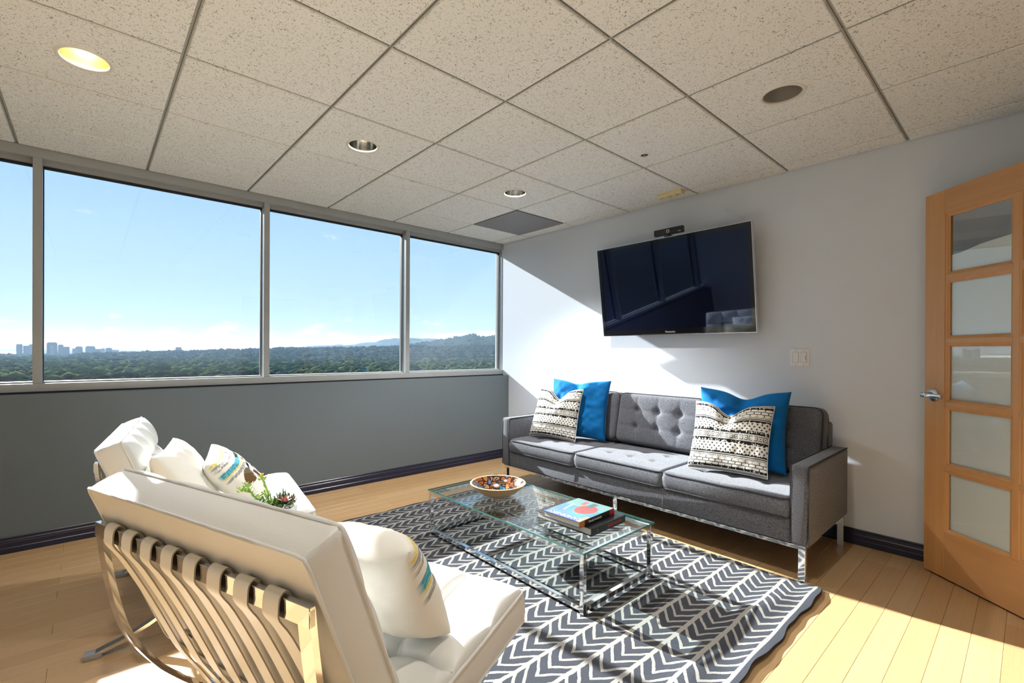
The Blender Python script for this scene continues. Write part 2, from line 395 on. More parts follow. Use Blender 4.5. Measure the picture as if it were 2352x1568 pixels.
# floor: slab with bamboo planks as pieces
floor = struct(MB().box(XL, 0, YB-1.5, YW, -.08, -.012).build('floor', 'subfloor'))
PW, PG = .0915, .0007
plank_meshes = {}
def plank_mesh(L):
    if L not in plank_meshes:
        b = .0008; v = [(0,0,-.012),(L,0,-.012),(L,PW-PG,-.012),(0,PW-PG,-.012),(0,0,-b),(L,0,-b),(L,PW-PG,-b),(0,PW-PG,-b),(b,b,0),(L-b,b,0),(L-b,PW-PG-b,0),(b,PW-PG-b,0)]
        f = [(0,1,5,4),(1,2,6,5),(2,3,7,6),(3,0,4,7),(4,5,9,8),(5,6,10,9),(6,7,11,10),(7,4,8,11),(8,9,10,11)]
        plank_meshes[L] = MB().add(v, f).mesh('plank', 'bamboo')
    return plank_meshes[L]
rows = int((YW-(YB-.14))/PW)+1
y = -3.318 + PW*math.ceil((YW+3.318)/PW)
rng = random.Random(3)
while y > YB-.3:
    y -= PW
    x = XL; k = 0; first = rng.choice([.4, .7, 1.0, 1.3, 1.6])
    while x < -.001:
        L = first if k == 0 else 1.83
        if x+L > 0: L = round(0-x, 3)
        if L > .02: link('plank', plank_mesh(round(L-.0008, 4)), floor, (x, y, 0))
        x += L; k += 1
# rest of the corridor floor
MB().box(-2.6, 0, YB-1.5, y, -.012, -.0005).build('corridor_floor', 'bamboo', floor)

# baseboards (stepped profile)
def baseboard(name, p0, p1, inward):
    prof = [(0,0),(.016,0),(.016,.030),(.0125,.034),(.0125,.058),(.0095,.064),(.0095,.070),(.006,.074),(.006,.088),(.003,.092),(0,.092)]
    p0 = Vector(p0); p1 = Vector(p1); i = Vector(inward)
    v = [tuple(p+i*a+Vector((0,0,z))) for p in (p0, p1) for a, z in prof]; n = len(prof)
    f = [(q, (q+1) % n, n+(q+1) % n, n+q) for q in range(n)]+[tuple(range(n)), tuple(range(n, 2*n))]
    struct(MB().add(v, f).build(name, 'baseboard_paint'))
baseboard('baseboard_window', (XL, YW, 0), (0, YW, 0), (0,-1,0))
baseboard('baseboard_right', (0, YW-.016, 0), (0, YB, 0), (-1,0,0))
baseboard('baseboard_left', (XL, YB, 0), (XL, YW, 0), (1,0,0))
baseboard('baseboard_back', (DX0, YB, 0), (XL, YB, 0), (0,1,0))

# ceiling: deck, tiles and runners
ceil = struct(MB().box(XL, 0, YB, .0, H+.10, H+.15).build('ceiling', 'ceiling_void'))
GX, GY, GS = -.152, -.417, .6096
xs = [0] + [GX-GS*i for i in range(0, 9)]; xs = [q for q in xs if q > XL+.02]+[XL]
ys = [0] + [GY-GS*i for i in range(0, 8)]; ys = [q for q in ys if q > YB+.02]+[YB]
LIGHTS = [(1,1,'on'), (3,1,'on'), (5,1,'warm'), (1,4,'off'), (3,4,'warm'), (5,4,'warm')]
lightpos = {(GX-GS*(i+.5), GY-GS*(j+.5)): k for i, j, k in LIGHTS}
tcache = {}
def tile_mesh(wx, wy, hole):
    key = (round(wx,3), round(wy,3), hole)
    if key in tcache: return tcache[key]
    g = .0075; a, b_ = wx/2-g, wy/2-g; bev = .004; m_ = MB()
    if not hole:
        v = [(-a,-b_,.008),(a,-b_,.008),(a,b_,.008),(-a,b_,.008),(-a+.001,-b_+.001,bev),(a-.001,-b_+.001,bev),(a-.001,b_-.001,bev),(-a+.001,b_-.001,bev),
             (-a+bev,-b_+bev,0),(a-bev,-b_+bev,0),(a-bev,b_-bev,0),(-a+bev,b_-bev,0),(-a,-b_,.016),(a,-b_,.016),(a,b_,.016),(-a,b_,.016)]
        f = [(0,1,5,4),(1,2,6,5),(2,3,7,6),(3,0,4,7),(4,5,9,8),(5,6,10,9),(6,7,11,10),(7,4,8,11),(8,9,10,11),(0,1,13,12),(1,2,14,13),(2,3,15,14),(3,0,12,15),(12,13,14,15)]
        m_.add(v, f)
    else:
        n = 32; r = .082; rings = []
        def sq(h): 
            out = []
            for i in range(n):
                t = 2*PI*i/n; c, s_ = math.cos(t), math.sin(t); k = 1/max(abs(c), abs(s_)); out.append((c*k*h[0], s_*k*h[1], h[2]))
            return out
        ci = lambda z: [(r*math.cos(2*PI*i/n), r*math.sin(2*PI*i/n), z) for i in range(n)]
        rings = [ci(.016), ci(0), sq((a-bev, b_-bev, 0)), sq((a-.001, b_-.001, bev)), sq((a, b_, .008)), sq((a, b_, .016))]
        v = [p for q in rings for p in q]; f = [(k*n+i, k*n+(i+1) % n, (k+1)*n+(i+1) % n, (k+1)*n+i) for k in range(5) for i in range(n)]
        f += [(5*n+i, 5*n+(i+1) % n, (i+1) % n, i) for i in range(n)]
        m_.add(v, f)
    tcache[key] = m_.mesh('tile', 'ceiling_tile'); return tcache[key]
for i in range(len(xs)-1):
    for j in range(len(ys)-1):
        wx, wy = xs[i]-xs[i+1], ys[j]-ys[j+1]; cx, cy = (xs[i]+xs[i+1])/2, (ys[j]+ys[j+1])/2
        if i == 1 and j == 1: continue                         # return-air panel sits here
        hole = any(abs(cx-p[0]) < .05 and abs(cy-p[1]) < .05 for p in lightpos)
        link('ceiling_tile', tile_mesh(wx, wy, hole), ceil, (cx, cy, H))
for x in xs[1:-1]:
    MB().box(x-.0072, x-.0028, YB, 0, H+.006, H+.03).box(x+.0028, x+.0072, YB, 0, H+.006, H+.03).box(x-.0072, x+.0072, YB, 0, H+.013, H+.03).build('runner', 'grid_bar', ceil)
for yy in ys[1:-1]:
    MB().box(XL, 0, yy-.0072, yy-.0028, H+.0065, H+.03).box(XL, 0, yy+.0028, yy+.0072, H+.0065, H+.03).box(XL, 0, yy-.0072, yy+.0072, H+.013, H+.03).build('runner', 'grid_bar', ceil)
a = GS/2-.006
vp = empty('vent_panel', (GX-GS*.5, GY-GS*.5, H), label='grey perforated return air panel in the ceiling near the window corner', cat='vent')
MB().rbox(-a, a, -a, a, -.002, .012, .003, 1).build('perforated_plate', 'vent_panel', vp)

# downlights
def downlight(x, y, kind, label, lamp_watts):
    o = empty('downlight', (x, y, H), label=label, cat='light', group='recessed ceiling downlights')
    ring = [(.079,.004),(.080,-.003),(.086,-.006),(.094,-.004),(.096,.0)]
    MB().lathe(ring+[(.079,.004)], 40).build('trim_ring', 'trim_white', o, 60)
    rf = {'on': 'reflector', 'warm': 'reflector_gold', 'off': 'reflector_dull'}[kind]
    prof = [(.0795,.0),(.0795,.004),(.078,.02),(.074,.05),(.066,.085),(.055,.115),(.045,.13),(.0005,.131)]
    MB().lathe(prof, 40).build('reflector', rf, o, 50)
    lm = {'on': 'lamp_soft', 'warm': 'lamp_warm', 'off': 'lamp_off'}[kind]
    MB().lathe([(.0005,.058),(.016,.062),(.028,.075),(.030,.092),(.020,.118),(.018,.129),(.0005,.1295)], 20).build('bulb', lm, o, 60)
    if kind != 'off':
        ld = bpy.data.lights.new('lamp_light', 'SPOT'); lo = bpy.data.objects.new('lamp_light', ld); COL.objects.link(lo); lo.parent = o; lo.location = (0, 0, .05)
        ld.energy = lamp_watts; ld.color = (1,.94,.85) if kind == 'warm' else (1,.97,.93); ld.spot_size = math.radians(115); ld.spot_blend = .6; ld.shadow_soft_size = .03
LL = {(5,1): 'lit recessed downlight glowing warm amber nearest the left edge', (3,1): 'recessed downlight with bright fluted reflector above the middle window pane',
      (1,1): 'recessed downlight beside the grey vent panel', (1,4): 'unlit recessed downlight with dark grey reflector near the door',
      (3,4): 'recessed downlight over the near armchair', (5,4): 'recessed downlight over the back left of the room'}
for i, j, k in LIGHTS: downlight(GX-GS*(i+.5), GY-GS*(j+.5), k, LL[(i,j)], {(1,1): 95, (3,1): 34, (5,1): 16, (3,4): 34, (5,4): 6, (1,4): 0}[(i,j)])
# sprinkler head, sensor
o = empty('sprinkler', (-.947, -2.364, H), label='small round concealed sprinkler in a ceiling tile above the television', cat='sprinkler')
MB().lathe([(.0005,-.001),(.020,-.001),(.022,.003)], 20).build('cup', 'plastic_black', o, 40)
MB().lathe([(.022,.001),(.024,-.004),(.036,-.003),(.038,.0),(.022,.001)], 24).build('collar', 'trim_white', o, 50)
MB().lathe([(.0005,-.010),(.006,-.009),(.007,-.001)], 10).build('deflector', 'brushed_steel', o, 50)
o = empty('occupancy_sensor', (-.213, -2.135, H), label='cream plastic sensor box on the ceiling above the television', cat='sensor')
poly = [(-.028,0),(-.030,-.018),(-.020,-.034),(.020,-.034),(.030,-.018),(.028,0)]
s_ = MB().prism(poly, -.095, .095).build('housing', 'plastic_cream', o)
for q in (-.055, .0): MB().lathe([(.0005,-.010),(.010,-.008),(.016,0)], 16, c=(-.012, q, -.033)).build('sensor_lens', 'plastic_lens', o, 60)
for q in (.060,.078): MB().lathe([(.0005,-.001),(.004,-.001),(.004,.002)], 10, c=(-.010, q, -.0345)).build('indicator', 'plastic_black', o)

# ------------------------------------------------------------------ windows
MULL = [-4.965, -3.723, -2.455, -1.214]
edges = [XL+.03]+MULL+[0]
head = struct(MB().box(XL, 0, 0, .14, 2.303, H+.003).build('trim_1', 'frame_paint'))
MB().box(XL, 0, .052, .14, 2.278, 2.303).build('glazing_stop', 'frame_paint', head)
MB().box(XL, 0, .070, .10, 2.266, 2.278).build('gasket', 'gasket', head)
sill = struct(MB().box(XL, 0, 0, .14, .905, .952).build('trim_2', 'frame_paint'))
MB().box(XL, 0, .002, .13, .893, .905).build('gasket', 'gasket', sill)
MB().box(XL, 0, .05, .12, .952, .962).build('glazing_stop', 'frame_paint', sill)
for k in range(5):
    wn = struct(empty('window_%d' % (k+1), (0, 0, 0)))
    x0 = edges[k]+(.021 if k else 0); x1 = edges[k+1]-(.021 if k < 4 else 0)
    if k < 4: MB().rbox(edges[k+1]-.0205, edges[k+1]+.0205, 0, .125, .952, 2.303, .002, 1).build('mullion', 'frame_paint', wn)
    else: MB().box(-.003, -.0002, .03, .125, .952, 2.303).build('jamb', 'frame_paint', wn)
    if k == 4: x1 = -.003
    MB().box(x0, x1, .080, .088, .958, 2.270).build('pane', 'window_glass', wn)
    MB().box(x0, x0+.004, .072, .096, .958, 2.27).box(x1-.004, x1, .072, .096, .958, 2.27).build('gasket', 'gasket', wn)

# ------------------------------------------------------------------ soft goods builders
def cushion(w, d, t, cols, rows, res, crown=.01, seam=.0, dimple=.02, sw=.012, sb=.03, edge=.012, bulge=.006, quilt=0.0, jit=0.0, seed=1, corner=.012):
    """boxed cushion in x (w), y (d), z (0..t); seams between cols/rows, a dimple on every crossing"""
    nx = max(8, int(w/res)); ny = max(8, int(d/res)); m_ = MB(); rg = random.Random(seed)
    bx_ = [(-w/2+w*(i)/cols) for i in range(1, cols)]; by_ = [(-d/2+d*j/rows) for j in range(1, rows)]
    btn = [(a+rg.uniform(-jit, jit), b+rg.uniform(-jit, jit)) for a in bx_ for b in by_]
    ph = [rg.uniform(0, 6.28) for _ in range(6)]
    def top(x, y):
        a, b = 2*x/w, 2*y/d
        z = t+crown*(1-a**4)*(1-b**4)
        if quilt:
            cx, cy = (x/w+.5)*cols, (y/d+.5)*rows
            z += quilt*(abs(math.sin(PI*cx))*abs(math.sin(PI*cy)))**.55
        if seam:
            ef = smooth01(.004, .05, min(w/2-abs(x), d/2-abs(y)))
            for q in bx_: z -= seam*ef*math.exp(-((x-q)/sw)**2)
            for q in by_: z -= seam*ef*math.exp(-((y-q)/sw)**2)
        for q in btn:
            r2 = (x-q[0])**2+(y-q[1])**2
            if r2 < .04: z -= dimple*math.exp(-r2/(sb*sb))+dimple*.35*math.exp(-r2/(9*sb*sb))
        e = min(w/2-abs(x), d/2-abs(y))
        if e < edge: k = 1-e/edge; z -= edge*.6*(1-math.sqrt(max(0, 1-k*k)))
        z += .0016*math.sin(x*23+ph[0])*math.sin(y*19+ph[1])
        return z
    gx = [-w/2+w*i/nx for i in range(nx+1)]; gy = [-d/2+d*j/ny for j in range(ny+1)]
    def rnd(x, y):
        dx, dy = abs(x)-(w/2-corner), abs(y)-(d/2-corner)
        if dx > 0 and dy > 0:
            k = max(dx, dy)/math.hypot(dx, dy); x = math.copysign(w/2-corner+dx*k, x); y = math.copysign(d/2-corner+dy*k, y)
        return x, y
    v = [(*rnd(x, y), top(x, y)) for y in gy for x in gx]; n1 = nx+1
    f = [(j*n1+i, j*n1+i+1, (j+1)*n1+i+1, (j+1)*n1+i) for j in range(ny) for i in range(nx)]
    ring = [i for i in range(nx)]+[nx+j*n1 for j in range(ny)]+[ny*n1+nx-i for i in range(nx)]+[(ny-j)*n1 for j in range(ny)]
    prev = ring
    for lv, bl in ((.75,.8),(.5,1.0),(.25,.8),(0,0)):
        cur = []
        for k in ring:
            x, y, z = v[k]; ox = bulge*bl*(1 if x > w/2-corner*.6 else -1 if x < -w/2+corner*.6 else 0); oy = bulge*bl*(1 if y > d/2-corner*.6 else -1 if y < -d/2+corner*.6 else 0)
            cur.append(len(v)); v.append((x+ox, y+oy, z*lv))
        for k in range(len(ring)): f.append((prev[k], prev[(k+1) % len(ring)], cur[(k+1) % len(ring)], cur[k]))
        prev = cur
    f.append(tuple(prev)[::-1]); m_.add(v, f)
    loop = [v[k] for k in ring[::3]]; low = [v[prev[k]] for k in range(0, len(prev), 3)]
    sl = []
    for q in bx_: sl.append([(q, y, top(q, y)+.0012) for y in gy[1:-1:2]])
    for q in by_: sl.append([(x, q, top(x, q)+.0012) for x in gx[1:-1:2]])
    return m_, [(b[0], b[1], top(*b)) for b in btn], loop, low, sl
def put_cushion(name, parent, M, spec, cover, pipe, button_r, piped=(True, True), pr=.0055, btn_mat=None, welt=None):
    m_, btn, lt, lb, sl = cushion(**spec)
    c = m_.build(name, cover, parent, 50); c.matrix_local = M
    p = MB()
    if piped[0]: p.tube(lt, pr, 6, True)
    if piped[1]: p.tube(lb, pr, 6, True)
    if p.v: p.build('piping', pipe, c, 60)
    if welt:
        wl = MB()
        for q in sl: wl.tube(q, .0024, 5)
        wl.build('seam', welt, c, 60)
    if button_r:
        me = MB().lathe([(.0003,.006),(button_r*.6,.0052),(button_r*.95,.002),(button_r,-.002),(button_r*.7,-.005)], 14).mesh('button', btn_mat or cover, 60)
        for b in btn: link('button', me, c, (b[0], b[1], b[2]+.001))
    return c
def frame_matrix(o, ex, ey, ez):
    M = Matrix((Vector(ex).normalized(), Vector(ey).normalized(), Vector(ez).normalized())).transposed().to_4x4(); M.translation = o; return M

def hsh(a, b, s=0):
    v = math.sin(a*127.1+b*311.7+s*74.7)*43758.5453; return v-math.floor(v)
def vnoise(x, y, s=0):
    i, j = math.floor(x), math.floor(y); fx, fy = x-i, y-j; fx = fx*fx*(3-2*fx); fy = fy*fy*(3-2*fy)
    return (hsh(i,j,s)*(1-fx)+hsh(i+1,j,s)*fx)*(1-fy)+(hsh(i,j+1,s)*(1-fx)+hsh(i+1,j+1,s)*fx)*fy
BLK, WHT = (.018,.017,.018), (.80,.775,.71)
def tribal(u, v):
    s = abs(v-.5)*2; k = 1 if v > .5 else -1
    fz = vnoise(u*90, v*60, 3)
    if s < .085:                                            # chain of little links
        c = (u*17) % 1; d = max(abs(c-.5)/.40, s/.062)
        if d < 1 and d > .72: return BLK
        if abs(c-.5) < .13 and s < .018: return BLK
        return WHT if s < .075 else BLK
    if s < .20: return BLK if (s > .10 and fz < .97-(s-.10)*5.0) else WHT
    if s < .44:                                             # rows of crosses
        r = (s-.215)/.075; ri = math.floor(r); c = (u*17+(.5 if ri % 2 else 0)) % 1; rr = r-ri-.5
        if ri <= 2 and ri >= 0:
            if abs(c-.5) < .085 and abs(rr) < .43: return BLK
            if abs(c-.5) < .24 and abs(rr) < .13: return BLK
        return WHT
    if s < .62:
        q = (s-.44)/.18
        if q < .36: return BLK if fz < .45+q*1.6 else WHT
        if .50 < q < .66: return BLK
        if .78 < q < .90: return BLK if (u*75) % 1 < .6 else WHT
        return WHT
    if s < .87:                                             # honeycomb
        r = (s-.62)/.083; ri = math.floor(r); c = (u*12+(.5 if ri % 2 else 0)) % 1; rr = abs(r-ri-.5)
        dx = abs(c-.5)*2; d = max(dx*.97, rr*1.9+dx*.25)
        return WHT if d < .86 else BLK
    q = (s-.87)/.13
    if q < .45: return BLK if fz < .8 else WHT
    return BLK if .6 < q < .72 or .84 < q < .95 else WHT
def abstract_print(u, v):
    def el(cx, cy, rx, ry, an=0):
        x, y = u-cx, v-cy; c, s = math.cos(an), math.sin(an); x, y = x*c+y*s, -x*s+y*c; return (x/rx)**2+(y/ry)**2 < 1
    w_ = (.80,.785,.74); f = vnoise(u*120, v*120, 5)
    w2 = v+.05*math.sin(u*5)
    if el(.20,.24,.17,.13,.5): return (.13,.075,.035) if u+v < .50 else (.17,.14,.09)
    if el(.55,.12,.16,.045,.9): return BLK
    if el(.46,.34,.13,.035,.5): return BLK
    if el(.62,.62,.14,.045,.1): return BLK
    if abs(u-.42) < .05 and .02 < v < .20: return (.12,.07,.04)
    if el(.75,.22,.17,.14,-.3): return (.36,.355,.39)
    if .44 < w2 < .50: return (.32,.32,.31) if f < .8 else w_
    if .52 < w2 < .56: return (.70,.62,.22) if f < .75 else w_
    if .56 < w2 < .66 and u < .8: return (.055,.33,.44) if f < .8 else (.35,.55,.55)
    if .74 < w2 < .78: return (.30,.29,.27) if f < .75 else w_
    if .80 < w2 < .86: return (.33,.33,.31) if f < .7 else w_
    if .87 < w2 < .93: return (.72,.60,.16) if f < .8 else w_
    return w_
def plain(c): return lambda u, v: c
def make_pillow(name, w, h, t, n, front, back, material, M, label, group=None, chop=0.0, pinch=.055, seed=1, piping=None, wrinkle=1.4):
    v, f, colr = [], [], []; n1 = n+1
    idx = {}
    def pt(i, j, sgn):
        s, q = 2*i/n-1, 2*j/n-1
        X = s*(w/2)*(1-pinch*(1-q*q)*s*s); Y = q*(h/2)*(1-pinch*(1-s*s)*q*q)
        T = t/2*max(0, (1-s*s)*(1-q*q))**.40
        wr = (vnoise(s*3.2+seed, q*3.2, seed)-.5)*.10+(vnoise(s*7+seed, q*7, seed+2)-.5)*.05
        T *= 1+wr*wrinkle
        k = smooth01(-.35, 1, q); g = math.exp(-((s+.06*math.sin(seed))/.34)**2)
        Y -= chop*h*g*k*k; T *= 1-(.55 if chop else 0)*math.exp(-((s+.06*math.sin(seed))/.17)**2)*smooth01(.0, .9, q)
        Z = sgn*T+.012*math.sin(s*2+seed)*math.sin(q*1.7)
        return (X, Y, Z)
    for sgn in (1, -1):
        for j in range(n1):
            for i in range(n1):
                if sgn < 0 and (i in (0, n) or j in (0, n)): idx[(i,j,-1)] = idx[(i,j,1)]; continue
                idx[(i,j,sgn)] = len(v); v.append(pt(i, j, sgn)); colr.append((front if sgn > 0 else back)(i/n, j/n))
    for j in range(n):
        for i in range(n):
            f.append((idx[(i,j,1)], idx[(i+1,j,1)], idx[(i+1,j+1,1)], idx[(i,j+1,1)]))
            f.append((idx[(i,j,-1)], idx[(i,j+1,-1)], idx[(i+1,j+1,-1)], idx[(i+1,j,-1)]))
    me = MB().add(v, f).mesh(name, material, 80)
    at = me.attributes.new('weave', 'FLOAT_COLOR', 'POINT'); at.data.foreach_set('color', [x for c in colr for x in c4(c)])
    o = link(name, me); o.matrix_world = M; tag(o, label, 'pillow', group)
    if piping:
        lp = [v[idx[(i,0,1)]] for i in range(0, n, 2)]+[v[idx[(n,j,1)]] for j in range(0, n, 2)]+[v[idx[(n-i,n,1)]] for i in range(0, n, 2)]+[v[idx[(0,n-j,1)]] for j in range(0, n, 2)]
        MB().tube(lp, .0028, 6, True).build('piping', piping, o, 60)
    return o
def lean(base, across, facing, deg, h, roll=0.0):
    """pillow matrix: standing on base (bottom centre), facing a horizontal direction, leaning back by deg"""
    a = Vector(across).normalized(); fc = Vector(facing).normalized(); up = Vector((0,0,1)); t = math.radians(deg)
    y = up*math.cos(t)-fc*math.sin(t); z = a.cross(y)
    if roll: R = Matrix.Rotation(roll, 3, z); a = R @ a; y = R @ y
    return frame_matrix(Vector(base)+y*(h/2), a, y, z)

# ------------------------------------------------------------------ sofa
SO = Vector((-.44, -2.07, 0))
sofa = empty('sofa', SO, label='long grey tweed sofa with button tufting on chrome legs under the television', cat='sofa')
MB().rbox(-.375, .36, -1.062, 1.062, .188, .318, .008, 2).build('base', 'tweed', sofa, 40)
me_seam = MB()
for q in (-.352, .352):
    MB().tube([(-.3765, q, .312), (-.3775, q, .25), (-.3765, q, .192)], .0022, 6).build('seam', 'seam_thread', sofa)
for s in (-1, 1):
    y0, y1 = (1.056, 1.142) if s > 0 else (-1.142, -1.056)
    arm = MB().rbox(-.39, .355, y0, y1, .188, .592, .020, 3).build('arm', 'tweed', sofa, 45)
    for yy in (y0+.004, y1-.004):
        MB().tube([(-.386, yy, .20), (-.388, yy, .56), (-.383, yy, .580), (-.37, yy, .588), (0, yy, .5895), (.34, yy, .589)], .0042, 6).build('piping', 'tweed_piping', arm, 60)
MB().rbox(.27, .385, -1.06, 1.06, .188, .735, .02, 3).build('back_frame', 'tweed', sofa, 45)
for k in range(3):
    cy = (k-1)*.703
    M = frame_matrix((-.094, cy, .316), (0,1,0), (-1,0,0), (0,0,1))
    put_cushion('seat_cushion', sofa, M, dict(w=.698, d=.584, t=.104, cols=4, rows=3, res=.012, crown=.010, seam=.0016, dimple=.013, sw=.010, sb=.026, edge=.02, bulge=.008, seed=k+3, corner=.02), 'tweed', 'tweed_piping', .010)
    ez = Vector((-math.cos(math.radians(11)), 0, math.sin(math.radians(11)))); ey = Vector((math.sin(math.radians(11)), 0, math.cos(math.radians(11))))
    o = Vector((.235, cy, .425))+ey*.195
    M = frame_matrix(o, ey.cross(ez), ey, ez)
    put_cushion('back_cushion', sofa, M, dict(w=.698, d=.385, t=.125, cols=4, rows=3, res=.011, crown=.016, seam=.0035, dimple=.022, sw=.010, sb=.026, edge=.03, bulge=.010, seed=k+9, corner=.045), 'tweed', 'tweed_piping', .0105)
rail = [(-.008,-.009),(.008,-.009),(.008,.009),(-.008,.009)]
MB().box(-.378, -.350, -1.125, 1.125, .170, .189).build('front_rail', 'chrome', sofa)
MB().box(.335, .36, -1.125, 1.125, .170, .189).build('rear_rail', 'chrome', sofa)
for s in (-1, 1): MB().box(-.35, .335, s*1.112-.012, s*1.112+.012, .170, .189).build('side_rail', 'chrome', sofa)
for lx in (-.364, .348):
    for ly in (-1.108, 0, 1.108):
        MB().rbox(lx-.014, lx+.014, ly-.016, ly+.016, 0.0, .171, .0015, 1).build('leg', 'chrome', sofa)
# sofa pillows
make_pillow('velvet_pillow', .53, .50, .17, 60, plain((.006,.135,.38)), plain((.66,.60,.50)), 'velvet', lean((-.452,-2.725,.434), (.06,-.5,0), (-.5,-.06,0), 14, .50),
            'large blue velvet pillow at the door end of the grey sofa', 'blue velvet pillows on the sofa', chop=.09, seed=4, wrinkle=4.0, pinch=.075)
make_pillow('velvet_pillow', .53, .50, .17, 60, plain((.006,.135,.38)), plain((.66,.60,.50)), 'velvet', lean((-.448,-1.420,.434), (.13,-.48,0), (-.48,-.13,0), 13, .50),
            'large blue velvet pillow at the window end of the grey sofa', 'blue velvet pillows on the sofa', chop=.05, seed=8, wrinkle=4.0, pinch=.075)
make_pillow('patterned_pillow', .45, .43, .13, 210, tribal, plain(WHT), 'printed', lean((-.632,-2.725,.437), (.05,-.42,0), (-.42,-.05,0), 21, .43),
            'black and white patterned pillow in front of the blue pillow at the door end', 'black and white pillows on the sofa', chop=.17, seed=2, piping='pillow_zip')
make_pillow('patterned_pillow', .45, .43, .13, 210, tribal, plain(WHT), 'printed', lean((-.605,-1.290,.437), (.05,-.42,0), (-.42,-.05,0), 20, .43),
            'black and white patterned pillow in front of the blue pillow at the window end', 'black and white pillows on the sofa', chop=.19, seed=6, piping='pillow_zip')

# ------------------------------------------------------------------ rug
def rug_z(x, y):
    e = min(1, max(0, (-2.78-y)/.25)); up = smooth01(-2.85, -3.2, y) if y < -2.85 else 0
    z = .010
    d1 = math.exp(-((y+3.14+.03*math.sin(x*5))/.055)**2); z += .020*d1*smooth01(-2.5, -1.5, x)*(1-smooth01(-1.05, -.85, x))*(.7+.3*math.sin(x*9))
    d2 = math.exp(-((y+3.275)/.05)**2); z += .016*d2*(.62+.38*math.sin(x*13+1)*math.sin(x*5))*(1-.5*smooth01(-.95,-.82,x))
    return z
def build_rug():
    x0, x1, y0, y1 = -2.645, -.8215, -3.275, -.870; nx, ny = 110, 160; v, f = [], []; n1 = nx+1
    for j in range(ny+1):
        for i in range(nx+1):
            x = x0+(x1-x0)*i/nx; y = y0+(y1-y0)*j/ny
            xx = x+.004*math.sin(y*17) if i in (0, nx) else x; yy = y+.006*math.sin(x*14)+.003*math.sin(x*37) if j in (0, ny) else y
            v.append((xx, yy, rug_z(x, y)))
    f = [(j*n1+i, j*n1+i+1, (j+1)*n1+i+1, (j+1)*n1+i) for j in range(ny) for i in range(nx)]
    ring = list(range(nx))+[nx+j*n1 for j in range(ny)]+[ny*n1+nx-i for i in range(nx)]+[(ny-j)*n1 for j in range(ny)]
    b0 = len(v); v += [(v[k][0], v[k][1], max(.0005, v[k][2]-.009)) for k in ring]
    f += [(ring[k], ring[(k+1) % len(ring)], b0+(k+1) % len(ring), b0+k) for k in range(len(ring))]
    r = MB().add(v, f).build('rug', 'rug_weave', None, 50)
    tag(r, 'charcoal and cream woven chevron rug under the glass coffee table', 'rug')
build_rug()

# ------------------------------------------------------------------ coffee table
TX0, TX1, TY0, TY1, TZ = -1.882, -1.322, -2.655, -1.425, .288
FZ0 = .0115
tab = empty('coffee_table', ((TX0+TX1)/2, (TY0+TY1)/2, FZ0), label='low chrome framed coffee table with clear glass top on the rug', cat='table')
hx, hy = (TX1-TX0)/2, (TY1-TY0)/2; s = .011; zt = TZ-.012-FZ0
for sx in (-1, 1):
    for sy in (-1, 1): MB().rbox(sx*(hx-s)-s, sx*(hx-s)+s, sy*(hy-s)-s, sy*(hy-s)+s, 0, zt, .0012, 1).build('leg', 'chrome', tab)
for z0, z1 in ((.012, .034), (zt-.022, zt)):
    for sx in (-1, 1): MB().rbox(sx*(hx-s)-s, sx*(hx-s)+s, -hy+2*s, hy-2*s, z0, z1, .0012, 1).build('rail', 'chrome', tab)
    for sy in (-1, 1): MB().rbox(-hx+2*s, hx-2*s, sy*(hy-s)-s, sy*(hy-s)+s, z0, z1, .0012, 1).build('rail', 'chrome', tab)
g = MB().box(-hx-.006, hx+.006, -hy-.006, hy+.006, zt+.0012, zt+.0095); g.mi = [0,0,1,1,1,1]
g.build('glass_top', ['table_glass', 'glass_edge'], tab)
TOP = FZ0+zt+.0098
# bowl
bowl = empty('bowl', (-1.632, -1.800, TOP), label='round wooden bowl with painted scroll pattern inside on the glass table', cat='bowl')
R_ = .167
outer = [(.0005,0),(.062,0),(.066,.004),(.085,.010),(.118,.028),(.145,.050),(R_,.075)]
rim = [(R_,.075),(R_+.0015,.0785),(R_-.004,.081),(R_-.010,.0785)]
inner = [(R_-.010,.0785),(.140,.056),(.112,.035),(.080,.019),(.045,.012),(.0005,.010)]
MB().lathe(outer, 56).build('shell', 'bowl_wood', bowl, 60); MB().lathe(rim, 56).build('rim', 'bowl_rim', bowl, 60); MB().lathe(inner, 56).build('painted_inside', 'bowl_paint', bowl, 60)
for p in bowl.children:
    pass
# books
def book(name, cx, cy, z, w, d, t, rz, cover, label, jacket=None):
    b = empty(name, (cx, cy, z), rz, label, 'book', 'books stacked on the coffee table')
    # spine on the -y side, pages toward -x, +x, +y
    MB().rbox(-w/2, w/2, -d/2, d/2, 0, .003, .0008, 1).build('back_cover', cover, b)
    MB().rbox(-w/2+.004, w/2-.004, -d/2+.004, d/2-.006, .0032, t-.0032, .001, 1).build('page_block', 'paper', b)
    MB().rbox(-w/2, w/2, -d/2-.002, -d/2+.0025, 0, t, .001, 1).build('spine', cover, b)
    if jacket is None: MB().rbox(-w/2, w/2, -d/2, d/2, t-.003, t, .0008, 1).build('front_cover', cover, b)
    else: jacket(b, w, d, t)
    return b
b1 = book('book', -1.575, -2.388, TOP, .288, .350, .036, math.radians(1.5), 'book_black', 'black hardback book with red spine lettering, lower of the two on the table')
SPIN = lambda x, y, z, rz=0: Matrix.Translation((x, y, z)) @ Matrix.Rotation(PI/2, 4, 'X') @ Matrix.Rotation(rz, 4, 'Z')
for k, (x, w_) in enumerate(((-.098,.008),(-.004,.010),(.014,.016),(.032,.012),(.050,.013),(.066,.010),(.083,.011),(.099,.012))):
    MB().rbox(x-w_/2, x+w_/2, -.1779, -.1765, .012, .024, .0005, 1).build('lettering', 'ink_red', b1)
